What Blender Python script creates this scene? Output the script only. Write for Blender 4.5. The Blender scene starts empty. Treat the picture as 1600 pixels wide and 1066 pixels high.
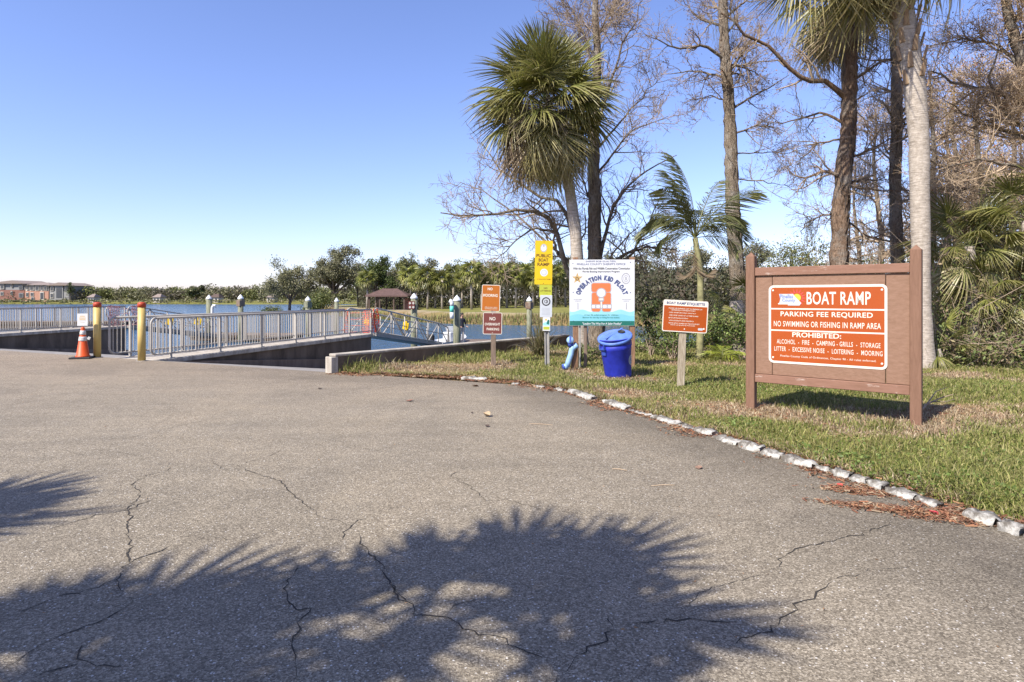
import bpy, math, random
import numpy as np
from mathutils import Vector, Matrix, Euler

SC = bpy.context.scene
COL = SC.collection
R = math.radians
CAMZ, F, CX, HY = 1.4, 960.0, 800.0, 465.0

# ------------------------------------------------------------------ camera, sky, sun, exposure
cam_d = bpy.data.cameras.new('camera'); cam = bpy.data.objects.new('camera', cam_d); COL.objects.link(cam)
cam.location = (0, 0, CAMZ); cam.rotation_euler = (R(90), 0, 0)
cam_d.sensor_width = 36; cam_d.lens = 36 * F / 1600.0
cam_d.shift_y = -68 / 1600.0
cam_d.clip_start = 0.05; cam_d.clip_end = 5000
SC.camera = cam

SUN_EL, SUN_TO = 45.0, (0.70, 0.714)          # elevation, horizontal direction the light travels
w = bpy.data.worlds.new('World'); SC.world = w; w.use_nodes = True
nt = w.node_tree; bg = nt.nodes['Background']
sky = nt.nodes.new('ShaderNodeTexSky'); sky.sky_type = 'NISHITA'; sky.sun_disc = False
sky.sun_elevation = R(SUN_EL)
sky.sun_rotation = math.atan2(-SUN_TO[0], -SUN_TO[1])
sky.air_density = 1.0; sky.dust_density = 0.5; sky.ozone_density = 4.2
tint = nt.nodes.new('ShaderNodeMix'); tint.data_type = 'RGBA'; tint.blend_type = 'MULTIPLY'; tint.inputs[0].default_value = 1.0
tint.inputs[7].default_value = (0.83, 0.745, 0.90, 1)          # the camera's colour balance for the sky
nt.links.new(sky.outputs[0], tint.inputs[6]); nt.links.new(tint.outputs[2], bg.inputs[0]); bg.inputs[1].default_value = 0.15

sl = bpy.data.lights.new('sun', 'SUN'); sl.energy = 5.0; sl.angle = R(0.53); sl.color = (1, 0.95, 0.87)
sun = bpy.data.objects.new('sun', sl); COL.objects.link(sun)
d = Vector((SUN_TO[0] * math.cos(R(SUN_EL)), SUN_TO[1] * math.cos(R(SUN_EL)), -math.sin(R(SUN_EL))))
sun.rotation_euler = d.to_track_quat('-Z', 'Y').to_euler()
sun.location = (-20, -20, 30)

SC.view_settings.view_transform = 'Standard'; SC.view_settings.look = 'None'
SC.view_settings.exposure = 0.85; SC.view_settings.gamma = 1.0
SC.view_settings.use_curve_mapping = False
SC.cycles.max_bounces = 6; SC.cycles.transparent_max_bounces = 8
SC.cycles.use_denoising = True

def P(px, py, dep):
    return Vector(((px - CX) * dep / F, dep, CAMZ - (py - HY) * dep / F))
def G(px, py, z=0.0):
    dep = (CAMZ - z) * F / (py - HY)
    return Vector(((px - CX) * dep / F, dep, z))

# ------------------------------------------------------------------ helpers
def tag(o, label=None, cat=None, group=None, kind=None):
    if label: o['label'] = label
    if cat: o['category'] = cat
    if group: o['group'] = group
    if kind: o['kind'] = kind
    return o
def thing(name, label, cat, loc=(0, 0, 0), rz=0.0, group=None):
    o = bpy.data.objects.new(name, None); COL.objects.link(o)
    o.location = loc; o.rotation_euler = (0, 0, rz); o.empty_display_size = 0.1
    return tag(o, label, cat, group)
def obj(name, me, parent=None, loc=None, rot=None):
    o = bpy.data.objects.new(name, me); COL.objects.link(o)
    if parent: o.parent = parent
    if loc is not None: o.location = loc
    if rot is not None: o.rotation_euler = rot
    return o

class MB:
    def __init__(s): s.v = []; s.f = []
    def add(s, vs, fs):
        n = len(s.v); s.v += [tuple(p) for p in vs]; s.f += [tuple(i + n for i in f) for f in fs]; return s
    def box(s, c, size, rz=0.0, M=None):
        hx, hy, hz = size[0] / 2, size[1] / 2, size[2] / 2
        m = Matrix.Translation(Vector(c)) @ Matrix.Rotation(rz, 4, 'Z')
        if M is not None: m = Matrix.Translation(Vector(c)) @ M
        vs = [m @ Vector((x, y, z)) for x in (-hx, hx) for y in (-hy, hy) for z in (-hz, hz)]
        return s.add(vs, [(0, 1, 3, 2), (4, 6, 7, 5), (0, 4, 5, 1), (2, 3, 7, 6), (0, 2, 6, 4), (1, 5, 7, 3)])
    def bbox(s, c, size, b=0.006, M=None):
        # box with chamfered edges
        hx, hy, hz = size[0] / 2, size[1] / 2, size[2] / 2
        b = min(b, hx * .45, hy * .45, hz * .45)
        m = Matrix.Translation(Vector(c)) @ (M if M is not None else Matrix.Identity(4))
        vs = []; idx = {}
        for x in (-1, 1):
            for y in (-1, 1):
                for z in (-1, 1):
                    for ax in range(3):
                        p = [x * (hx - b), y * (hy - b), z * (hz - b)]
                        p[ax] = (x * hx, y * hy, z * hz)[ax]
                        idx[(x, y, z, ax)] = len(vs); vs.append(m @ Vector(p))
        fs = []
        I = lambda x, y, z, a: idx[(x, y, z, a)]
        for q in (-1, 1):
            fs.append((I(q, -1, -1, 0), I(q, 1, -1, 0), I(q, 1, 1, 0), I(q, -1, 1, 0)))
            fs.append((I(-1, q, -1, 1), I(-1, q, 1, 1), I(1, q, 1, 1), I(1, q, -1, 1)))
            fs.append((I(-1, -1, q, 2), I(1, -1, q, 2), I(1, 1, q, 2), I(-1, 1, q, 2)))
        for a in (-1, 1):
            for c_ in (-1, 1):
                fs.append((I(a, c_, -1, 0), I(a, c_, 1, 0), I(a, c_, 1, 1), I(a, c_, -1, 1)))
                fs.append((I(a, -1, c_, 0), I(a, 1, c_, 0), I(a, 1, c_, 2), I(a, -1, c_, 2)))
                fs.append((I(-1, a, c_, 1), I(1, a, c_, 1), I(1, a, c_, 2), I(-1, a, c_, 2)))
        for x in (-1, 1):
            for y in (-1, 1):
                for z in (-1, 1):
                    fs.append((I(x, y, z, 0), I(x, y, z, 1), I(x, y, z, 2)))
        return s.add(vs, fs)
    def tube(s, pts, radii, n=6, cap=True):
        pts = [Vector(p) for p in pts]
        if not hasattr(radii, '__len__'): radii = [radii] * len(pts)
        up = Vector((0.123, 0.37, 0.92)).normalized(); rings = []; vs = []
        for i, p in enumerate(pts):
            t = (pts[min(i + 1, len(pts) - 1)] - pts[max(i - 1, 0)])
            if t.length < 1e-9: t = Vector((0, 0, 1))
            t.normalize()
            a = up - t * up.dot(t)
            if a.length < 1e-4: a = t.orthogonal()
            a.normalize(); up = a; b = t.cross(a)
            for k in range(n):
                th = 2 * math.pi * k / n
                vs.append(p + (a * math.cos(th) + b * math.sin(th)) * radii[i])
        fs = []
        for i in range(len(pts) - 1):
            for k in range(n):
                k2 = (k + 1) % n
                fs.append((i * n + k, i * n + k2, (i + 1) * n + k2, (i + 1) * n + k))
        if cap:
            fs.append(tuple(range(n - 1, -1, -1))); fs.append(tuple(range((len(pts) - 1) * n, len(pts) * n)))
        return s.add(vs, fs)
    def lathe(s, prof, n=20, M=None):
        vs = []; fs = []
        for r, z in prof:
            for k in range(n):
                th = 2 * math.pi * k / n
                p = Vector((r * math.cos(th), r * math.sin(th), z)); vs.append(M @ p if M is not None else p)
        for i in range(len(prof) - 1):
            for k in range(n):
                k2 = (k + 1) % n
                fs.append((i * n + k, i * n + k2, (i + 1) * n + k2, (i + 1) * n + k))
        if prof[0][0] > 1e-4: fs.append(tuple(range(n - 1, -1, -1)))
        if prof[-1][0] > 1e-4: fs.append(tuple(range((len(prof) - 1) * n, len(prof) * n)))
        return s.add(vs, fs)
    def prism(s, poly, z0, z1, M=None):
        n = len(poly)
        vs = [Vector((x, y, z0)) for x, y in poly] + [Vector((x, y, z1)) for x, y in poly]
        if M is not None: vs = [M @ p for p in vs]
        fs = [tuple(range(n - 1, -1, -1)), tuple(range(n, 2 * n))]
        for i in range(n): j = (i + 1) % n; fs.append((i, j, n + j, n + i))
        return s.add(vs, fs)
    def mesh(s, name, mat, smooth=False):
        me = bpy.data.meshes.new(name); me.from_pydata(s.v, [], s.f); me.update()
        if mat: me.materials.append(mat)
        if smooth: me.polygons.foreach_set('use_smooth', [True] * len(me.polygons))
        return me
    def build(s, name, mat, parent=None, loc=None, rot=None, smooth=False):
        return obj(name, s.mesh(name, mat, smooth), parent, loc, rot)

def np_mesh(name, V, Fc, mat, col=None, smooth=False):
    """V (N,3), Fc (M,k) with one k"""
    V = np.asarray(V, dtype=np.float32); Fc = np.asarray(Fc, dtype=np.int32)
    me = bpy.data.meshes.new(name); k = Fc.shape[1]
    me.vertices.add(len(V)); me.vertices.foreach_set('co', V.ravel())
    me.loops.add(Fc.size); me.loops.foreach_set('vertex_index', Fc.ravel())
    me.polygons.add(len(Fc)); me.polygons.foreach_set('loop_start', np.arange(0, Fc.size, k, dtype=np.int32))
    if smooth: me.polygons.foreach_set('use_smooth', np.ones(len(Fc), dtype=bool))
    me.update(calc_edges=True)
    if col is not None:
        a = me.color_attributes.new('col', 'FLOAT_COLOR', 'POINT')
        c4 = np.ones((len(V), 4), dtype=np.float32); c4[:, :3] = col
        a.data.foreach_set('color', c4.ravel())
    if mat: me.materials.append(mat)
    return me

# ------------------------------------------------------------------ materials
def nodes_of(name):
    m = bpy.data.materials.new(name); m.use_nodes = True
    n = m.node_tree.nodes; b = n['Principled BSDF']
    return m, m.node_tree, n, b
def nd(t, typ, **kw):
    x = t.nodes.new(typ)
    for k, v in kw.items(): setattr(x, k, v)
    return x
def ramp(t, fac, stops):
    r = nd(t, 'ShaderNodeValToRGB'); e = r.color_ramp.elements
    while len(e) < len(stops): e.new(0.5)
    for i, (p, c) in enumerate(stops):
        e[i].position = p; e[i].color = (*c, 1) if len(c) == 3 else c
    t.links.new(fac, r.inputs[0]); return r.outputs[0]
def noise(t, scale, detail=4, rough=0.55, vec=None, dist=0.0):
    n = nd(t, 'ShaderNodeTexNoise'); n.inputs['Scale'].default_value = scale
    n.inputs['Detail'].default_value = detail; n.inputs['Roughness'].default_value = rough
    n.inputs['Distortion'].default_value = dist
    if vec is not None: t.links.new(vec, n.inputs['Vector'])
    return n.outputs[0]
def coords(t, kind='Object', scale=None):
    c = nd(t, 'ShaderNodeTexCoord').outputs[kind]
    if scale:
        m = nd(t, 'ShaderNodeMapping'); m.inputs['Scale'].default_value = scale
        t.links.new(c, m.inputs[0]); c = m.outputs[0]
    return c
def mixc(t, fac, a, b, typ='MIX'):
    m = nd(t, 'ShaderNodeMix', data_type='RGBA', blend_type=typ)
    for s, v in ((0, fac), (6, a), (7, b)):
        if isinstance(v, bpy.types.NodeSocket): t.links.new(v, m.inputs[s])
        else: m.inputs[s].default_value = (*v, 1) if hasattr(v, '__len__') and len(v) == 3 else v
    return m.outputs[2]
def bump(t, b, h, strength=0.3, dist=0.01):
    x = nd(t, 'ShaderNodeBump'); x.inputs['Strength'].default_value = strength; x.inputs['Distance'].default_value = dist
    t.links.new(h, x.inputs['Height']); t.links.new(x.outputs[0], b.inputs['Normal'])

def m_plain(name, col, rough=0.6, var=0.12, scale=8, metal=0.0, bmp=0.0, spec=0.4, stretch=None):
    m, t, n, b = nodes_of(name)
    c = coords(t, 'Object', stretch)
    f = noise(t, scale, 5, 0.6, c)
    lo = tuple(x * (1 - var) for x in col); hi = tuple(min(1, x * (1 + var)) for x in col)
    t.links.new(ramp(t, f, [(0.3, lo), (0.7, hi)]), b.inputs['Base Color'])
    b.inputs['Roughness'].default_value = rough; b.inputs['Metallic'].default_value = metal
    b.inputs['Specular IOR Level'].default_value = spec
    if bmp: bump(t, b, noise(t, scale * 4, 4, 0.6, c), bmp)
    return m
def m_attr(name, rough=0.6, trans=0.25, var=0.25, spec=0.3):
    """leaf-like: colour attribute, a little object-random variation, translucent mix"""
    m, t, n, b = nodes_of(name)
    a = nd(t, 'ShaderNodeVertexColor'); a.layer_name = 'col'
    oi = nd(t, 'ShaderNodeObjectInfo')
    mr = nd(t, 'ShaderNodeMapRange'); mr.inputs[3].default_value = 1 - var; mr.inputs[4].default_value = 1 + var
    t.links.new(oi.outputs['Random'], mr.inputs[0])
    hs = nd(t, 'ShaderNodeHueSaturation'); t.links.new(a.outputs[0], hs.inputs['Color']); t.links.new(mr.outputs[0], hs.inputs['Value'])
    t.links.new(hs.outputs[0], b.inputs['Base Color'])
    b.inputs['Roughness'].default_value = rough; b.inputs['Specular IOR Level'].default_value = spec
    if trans > 0:
        tr = nd(t, 'ShaderNodeBsdfTranslucent'); t.links.new(hs.outputs[0], tr.inputs[0])
        ms = nd(t, 'ShaderNodeMixShader'); ms.inputs[0].default_value = trans
        t.links.new(b.outputs[0], ms.inputs[1]); t.links.new(tr.outputs[0], ms.inputs[2])
        t.links.new(ms.outputs[0], n['Material Output'].inputs[0])
    return m
def m_wood(name, col, dark, stretch=(12, 12, 1.2), rough=0.75, chips=None, lo=0.35, hi=0.65):
    m, t, n, b = nodes_of(name)
    c = coords(t, 'Object', stretch)
    f = noise(t, 3, 8, 0.65, c, 0.6)
    colr = ramp(t, f, [(lo, dark), (hi, col)])
    if chips:
        f2 = noise(t, 2.2, 9, 0.75, coords(t, 'Object', (2, 2, 9)))
        colr = mixc(t, ramp(t, f2, [(0.60, (0, 0, 0)), (0.64, (1, 1, 1))]), colr, chips)
    t.links.new(colr, b.inputs['Base Color']); b.inputs['Roughness'].default_value = rough
    b.inputs['Specular IOR Level'].default_value = 0.25
    bump(t, b, f, 0.35, 0.004)
    return m

M = {}
def make_materials():
    # asphalt
    m, t, n, b = nodes_of('asphalt')
    c = coords(t, 'Object')
    v = nd(t, 'ShaderNodeTexVoronoi'); v.inputs['Scale'].default_value = 140; t.links.new(c, v.inputs['Vector'])
    sep = nd(t, 'ShaderNodeSeparateColor'); t.links.new(v.outputs['Color'], sep.inputs[0])
    base = ramp(t, sep.outputs[0], [(0.0, (0.105, 0.085, 0.059)), (0.42, (0.192, 0.159, 0.113)), (0.78, (0.268, 0.225, 0.162)), (0.96, (0.37, 0.315, 0.235))])
    v2 = nd(t, 'ShaderNodeTexVoronoi'); v2.inputs['Scale'].default_value = 62; t.links.new(c, v2.inputs['Vector'])
    sep2 = nd(t, 'ShaderNodeSeparateColor'); t.links.new(v2.outputs['Color'], sep2.inputs[0])
    speck = ramp(t, sep2.outputs[1], [(0.88, (0, 0, 0)), (0.9, (1, 1, 1))])
    core = ramp(t, v2.outputs['Distance'], [(0.22, (1, 1, 1)), (0.34, (0, 0, 0))])
    base = mixc(t, mixc(t, 1.0, speck, core, 'MULTIPLY'), base, (0.55, 0.51, 0.45))
    big = noise(t, 0.45, 8, 0.68, c, 0.6)
    base = mixc(t, 0.85, base, ramp(t, big, [(0.3, (0.74, 0.74, 0.75)), (0.5, (1, 1, 1)), (0.72, (1.15, 1.12, 1.07))]), 'MULTIPLY')
    mid = noise(t, 5, 6, 0.7, c)
    base = mixc(t, 0.7, base, ramp(t, mid, [(0.3, (0.8, 0.8, 0.8)), (0.7, (1.1, 1.1, 1.1))]), 'MULTIPLY')
    st1 = noise(t, 1.1, 7, 0.7, c, 1.2)
    base = mixc(t, 1.0, base, ramp(t, st1, [(0.6, (1, 1, 1)), (0.72, (0.78, 0.77, 0.76))]), 'MULTIPLY')
    st2 = noise(t, 1.3, 3, 0.5, coords(t, 'Object', (0.25, 2.2, 1)), 0.3)
    base = mixc(t, 0.5, base, ramp(t, st2, [(0.35, (0.86, 0.86, 0.86)), (0.6, (1.05, 1.05, 1.05))]), 'MULTIPLY')
    at = nd(t, 'ShaderNodeVertexColor'); at.layer_name = 'col'
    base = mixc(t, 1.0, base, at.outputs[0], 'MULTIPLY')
    t.links.new(base, b.inputs['Base Color']); b.inputs['Roughness'].default_value = 0.85; b.inputs['Specular IOR Level'].default_value = 0.3
    bump(t, b, v.outputs['Distance'], 0.5, 0.006)
    M['asphalt'] = m
    # ground (attribute times noise)
    m, t, n, b = nodes_of('soil')
    at = nd(t, 'ShaderNodeVertexColor'); at.layer_name = 'col'
    f = noise(t, 9, 8, 0.75, coords(t, 'Object'))
    f2 = noise(t, 0.6, 5, 0.6, coords(t, 'Object'))
    cc = mixc(t, 1.0, at.outputs[0], ramp(t, f, [(0.3, (0.55, 0.52, 0.48)), (0.7, (1.35, 1.3, 1.2))]), 'MULTIPLY')
    cc = mixc(t, 1.0, cc, ramp(t, f2, [(0.3, (0.8, 0.85, 0.8)), (0.7, (1.15, 1.08, 1.0))]), 'MULTIPLY')
    t.links.new(cc, b.inputs['Base Color']); b.inputs['Roughness'].default_value = 0.95; b.inputs['Specular IOR Level'].default_value = 0.1
    bump(t, b, f, 0.8, 0.03)
    M['soil'] = m
    # water
    m, t, n, b = nodes_of('water')
    c = coords(t, 'Object', (1, 0.45, 1))
    b.inputs['Base Color'].default_value = (0.03, 0.085, 0.15, 1); b.inputs['Roughness'].default_value = 0.12
    b.inputs['IOR'].default_value = 1.33
    n1 = noise(t, 1.6, 6, 0.65, c, 0.3)
    n2 = noise(t, 0.05, 3, 0.5, coords(t, 'Object'))
    bp = nd(t, 'ShaderNodeBump'); bp.inputs['Distance'].default_value = 0.35
    t.links.new(ramp(t, n2, [(0.3, (0.5, 0.5, 0.5)), (0.7, (1, 1, 1))]), bp.inputs['Strength'])
    t.links.new(n1, bp.inputs['Height']); t.links.new(bp.outputs[0], b.inputs['Normal'])
    M['water'] = m
    # concretes
    def conc(name, col, dark, sc=1.2, lo=0.4, hi=0.62, streak=(3, 3, 0.6), bmpv=0.3):
        m, t, n, b = nodes_of(name)
        c = coords(t, 'Object'); f = noise(t, sc, 8, 0.7, coords(t, 'Object', streak), 0.3); g = noise(t, 40, 4, 0.7, c)
        cc = ramp(t, f, [(lo, dark), (hi, col)])
        cc = mixc(t, 0.6, cc, ramp(t, g, [(0.3, (0.75, 0.75, 0.75)), (0.7, (1.15, 1.15, 1.15))]), 'MULTIPLY')
        t.links.new(cc, b.inputs['Base Color']); b.inputs['Roughness'].default_value = 0.9; b.inputs['Specular IOR Level'].default_value = 0.2
        bump(t, b, g, bmpv, 0.006); return m
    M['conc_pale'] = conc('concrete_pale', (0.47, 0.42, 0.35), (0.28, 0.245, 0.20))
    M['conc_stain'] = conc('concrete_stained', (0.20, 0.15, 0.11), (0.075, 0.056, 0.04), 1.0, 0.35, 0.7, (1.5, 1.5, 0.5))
    M['conc_foot'] = conc('concrete_footing', (0.26, 0.19, 0.14), (0.14, 0.10, 0.07), 1.0, 0.35, 0.7)
    M['conc_kerb'] = conc('kerb_whitewash', (0.42, 0.40, 0.355), (0.12, 0.105, 0.085), 10.0, 0.42, 0.60, (1, 1, 1), 0.9)
    M['ramp'] = conc('ramp_concrete', (0.34, 0.31, 0.27), (0.2, 0.18, 0.16))
    M['crack'] = m_plain('crack_gap_dark', (0.035, 0.029, 0.022), 0.95, 0.3, 30)  # flat crack ribbons; the dark of an open gap is put into the colour
    M['galv'] = m_plain('galvanised_aluminium', (0.35, 0.32, 0.275), 0.5, 0.1, 6, 0.0)
    M['galv_dull'] = m_plain('weathered_aluminium', (0.27, 0.255, 0.23), 0.55, 0.15, 6, 0.0)
    M['yellow_paint'] = m_plain('yellow_paint', (0.47, 0.335, 0.105), 0.5, 0.12, 4, bmp=0.05)
    M['red_paint'] = m_plain('red_paint', (0.38, 0.05, 0.015), 0.5, 0.12, 8)
    M['cone'] = m_plain('cone_orange', (0.55, 0.07, 0.008), 0.5, 0.08, 6)
    M['rubber'] = m_plain('black_rubber', (0.02, 0.02, 0.02), 0.7, 0.2, 10)
    M['refl'] = m_plain('reflective_white', (0.5, 0.48, 0.44), 0.4, 0.2, 30)
    M['paper'] = m_plain('paper_white', (0.62, 0.61, 0.58), 0.7, 0.04, 20)
    M['white'] = m_plain('white_sheet', (0.54, 0.54, 0.54), 0.4, 0.03, 3)
    M['cream'] = m_plain('cream_print', (0.6, 0.55, 0.46), 0.45, 0.03, 3)
    M['orange'] = m_plain('sign_orange_brown', (0.31, 0.056, 0.0035), 0.42, 0.05, 2)
    M['orange2'] = m_plain('sign_orange_ochre', (0.36, 0.105, 0.008), 0.45, 0.06, 3)
    M['maroon'] = m_plain('sign_maroon', (0.145, 0.04, 0.03), 0.45, 0.06, 3)
    M['brown_paint'] = m_wood('brown_painted_wood', (0.235, 0.137, 0.09), (0.185, 0.104, 0.064), (5, 5, 14), 0.7, None)
    M['brown_chip'] = m_wood('chipped_brown_wood', (0.23, 0.124, 0.083), (0.18, 0.094, 0.06), (2, 5, 14), 0.7, (0.34, 0.25, 0.20))
    M['brown_post'] = m_wood('brown_painted_post', (0.195, 0.107, 0.068), (0.15, 0.08, 0.049), (14, 14, 2), 0.7, None)
    M['old_wood'] = m_wood('weathered_post_wood', (0.40, 0.34, 0.25), (0.19, 0.15, 0.10), (22, 22, 1.5))
    M['brown_wood'] = m_wood('brown_weathered_wood', (0.30, 0.17, 0.10), (0.12, 0.07, 0.04), (18, 18, 1.4))
    M['grey_wood'] = m_wood('greybrown_post_wood', (0.23, 0.17, 0.125), (0.12, 0.085, 0.06), (18, 18, 1.4))
    M['pile'] = m_wood('piling_wood', (0.24, 0.24, 0.16), (0.10, 0.10, 0.06), (10, 10, 1))
    M['dock_wood'] = m_wood('dock_timber', (0.10, 0.065, 0.04), (0.04, 0.028, 0.02), (3, 3, 3))
    M['yellow'] = m_plain('sign_yellow', (0.56, 0.37, 0.005), 0.4, 0.03, 3)
    M['lime'] = m_plain('sign_lime', (0.36, 0.38, 0.035), 0.4, 0.04, 3)
    M['silver'] = m_plain('sign_silver', (0.42, 0.44, 0.46), 0.35, 0.06, 3)
    M['black'] = m_plain('print_black', (0.025, 0.022, 0.02), 0.5, 0.1, 3)
    M['darkbrown'] = m_plain('print_dark_brown', (0.10, 0.045, 0.005), 0.5, 0.1, 3)
    M['navy'] = m_plain('print_navy', (0.06, 0.075, 0.16), 0.5, 0.1, 3)
    M['teal'] = m_plain('print_teal', (0.012, 0.12, 0.09), 0.5, 0.1, 3)
    M['aqua'] = m_plain('print_aqua', (0.24, 0.5, 0.54), 0.45, 0.05, 3)
    M['aqua_d'] = m_plain('print_aqua_deep', (0.17, 0.44, 0.5), 0.45, 0.05, 3)
    M['vest'] = m_plain('print_vest_orange', (0.58, 0.15, 0.05), 0.45, 0.04, 3)
    M['gold'] = m_plain('print_gold', (0.42, 0.28, 0.11), 0.45, 0.3, 60)
    M['grey_print'] = m_plain('print_grey', (0.30, 0.30, 0.31), 0.5, 0.2, 60)
    M['logo_blue'] = m_plain('print_logo_blue', (0.16, 0.20, 0.42), 0.5, 0.1, 3)
    M['sun_yellow'] = m_plain('print_sun_yellow', (0.66, 0.38, 0.04), 0.5, 0.05, 3)
    M['sun_red'] = m_plain('print_sun_red', (0.62, 0.05, 0.06), 0.5, 0.05, 3)
    M['bin'] = m_plain('bin_blue_plastic', (0.02, 0.03, 0.34), 0.5, 0.3, 7, bmp=.08)
    M['lid'] = m_plain('lid_blue_plastic', (0.085, 0.16, 0.44), 0.5, 0.25, 7)
    M['pvc_blue'] = m_plain('pale_blue_plastic', (0.25, 0.4, 0.6), 0.4, 0.1, 6)
    M['pvc_dark'] = m_plain('dark_blue_plastic', (0.03, 0.06, 0.28), 0.4, 0.1, 6)
    M['pvc_white'] = m_plain('white_pvc', (0.6, 0.6, 0.59), 0.4, 0.05, 6)
    M['net'] = m_plain('safety_net_orange', (0.6, 0.07, 0.02), 0.55, 0.15, 9)
    M['net_faded'] = m_plain('safety_net_faded', (0.45, 0.17, 0.16), 0.55, 0.2, 9)
    # bark
    def bark(name, col, dark, sc=(9, 9, 2.0), moss=None):
        m, t, n, b = nodes_of(name)
        f = noise(t, 2.2, 8, 0.7, coords(t, 'Object', sc), 0.8)
        cc = ramp(t, f, [(0.35, dark), (0.62, col)])
        f2 = noise(t, 2.0, 6, 0.7, coords(t, 'Object'))
        cc = mixc(t, ramp(t, f2, [(0.5, (0, 0, 0)), (0.68, (0.7, 0.7, 0.7))]), cc, moss or (0.36, 0.34, 0.30))
        t.links.new(cc, b.inputs['Base Color']); b.inputs['Roughness'].default_value = 0.95; b.inputs['Specular IOR Level'].default_value = 0.1
        bump(t, b, f, 1.0, 0.08); return m
    M['bark'] = bark('cypress_bark', (0.30, 0.24, 0.175), (0.085, 0.065, 0.047), (14, 14, 3))
    M['bark_red'] = bark('red_cypress_bark', (0.30, 0.205, 0.14), (0.09, 0.058, 0.038), (14, 14, 3))
    M['bark_dark'] = bark('oak_bark', (0.16, 0.125, 0.10), (0.06, 0.045, 0.035))
    M['twig'] = m_plain('twig_bark', (0.28, 0.215, 0.155), 0.95, 0.35, 3, spec=0.1)
    M['twig_brown'] = m_plain('brown_twig_bark', (0.4, 0.3, 0.2), 0.95, 0.35, 2, spec=0.1)
    # palm trunk: horizontal rings
    m, t, n, b = nodes_of('palm_trunk')
    f = noise(t, 3, 7, 0.7, coords(t, 'Object', (2, 2, 16)), 0.5)
    g = noise(t, 14, 6, 0.7, coords(t, 'Object'))
    cc = ramp(t, f, [(0.3, (0.22, 0.185, 0.15)), (0.6, (0.47, 0.41, 0.34))])
    cc = mixc(t, 0.8, cc, ramp(t, g, [(0.3, (0.6, 0.58, 0.55)), (0.65, (1.1, 1.1, 1.1))]), 'MULTIPLY')
    t.links.new(cc, b.inputs['Base Color']); b.inputs['Roughness'].default_value = 0.95; b.inputs['Specular IOR Level'].default_value = 0.1
    bump(t, b, f, 0.8, 0.02); M['palm_trunk'] = m
    M['boot'] = m_wood('palm_leaf_bases', (0.36, 0.25, 0.15), (0.14, 0.09, 0.055), (10, 10, 2))
    M['leaf'] = m_attr('leaf', 0.55, 0.25, 0.2)
    M['frond'] = m_attr('palm_frond', 0.42, 0.22, 0.28, 0.45)
    M['grass'] = m_attr('grass_blades', 0.7, 0.3, 0.0, 0.2)
    M['litter'] = m_attr('dry_litter', 0.85, 0.1, 0.0, 0.15)
    M['moss'] = m_attr('hanging_moss', 0.9, 0.2, 0.1, 0.1)
    # buildings
    M['brick'] = m_plain('brick_red', (0.2, 0.095, 0.07), 0.85, 0.2, 2)
    M['brick2'] = m_plain('brick_orange', (0.36, 0.19, 0.13), 0.85, 0.15, 2)
    M['stucco'] = m_plain('stucco_grey', (0.22, 0.215, 0.205), 0.85, 0.1, 1)
    M['stucco_w'] = m_plain('stucco_cream', (0.45, 0.41, 0.35), 0.85, 0.08, 1)
    M['rooftile'] = m_plain('roof_tile', (0.22, 0.17, 0.14), 0.85, 0.2, 3)
    M['glass'] = m_plain('window_glass', (0.03, 0.04, 0.05), 0.12, 0.2, 1, spec=0.6)
    M['brownroof'] = m_plain('pavilion_roof', (0.095, 0.055, 0.045), 0.85, 0.25, 2)
    M['dark_timber'] = m_plain('dark_timber', (0.09, 0.06, 0.045), 0.85, 0.25, 2)
    M['skin'] = m_plain('skin', (0.45, 0.26, 0.18), 0.6, 0.05, 5)
    M['shirt'] = m_plain('dark_shirt', (0.035, 0.032, 0.04), 0.85, 0.4, 25)
    M['trousers'] = m_plain('pale_trousers', (0.42, 0.38, 0.34), 0.85, 0.1, 8)
    M['hair'] = m_plain('dark_hair', (0.03, 0.022, 0.016), 0.7, 0.3, 20)
make_materials()

# ------------------------------------------------------------------ terrain maths
E0 = np.array([-3.3, 11.45]); BDIR = np.array([-0.905, 0.426]); BN = np.array([0.426, 0.905])   # ramp brow; BN points to the lake
W0 = np.array([-3.35, 11.45]); W1 = np.array([1.55, 17.45])                                     # low concrete wall
KERB = np.array([(-57.6, 37.01), (-3.3, 11.45), (-3.2, 11.33), (-2.2, 11.1), (-0.9, 10.75), (0, 10.2), (0.7, 9.5), (1.26, 8.1), (1.75, 7.0), (1.98, 6.45), (2.29, 5.79),
                 (2.5, 5.23), (2.66, 4.8), (2.87, 4.41), (3.01, 4.01), (3.12, 3.62), (3.3, 2.6), (3.5, 0), (3.8, -6), (4.2, -40)])
SHORE = np.array([(1.55, 17.45), (4.5, 18.3), (9, 20), (20, 25), (60, 33), (900, 60)])
BANK = np.array([(-46, 128), (-30, 97), (-10, 67), (0, 62), (10, 60), (25, 58), (45, 52), (62, 46), (900, 66), (900, 190), (120, 190), (-44, 190), (-52, 150)])

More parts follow.
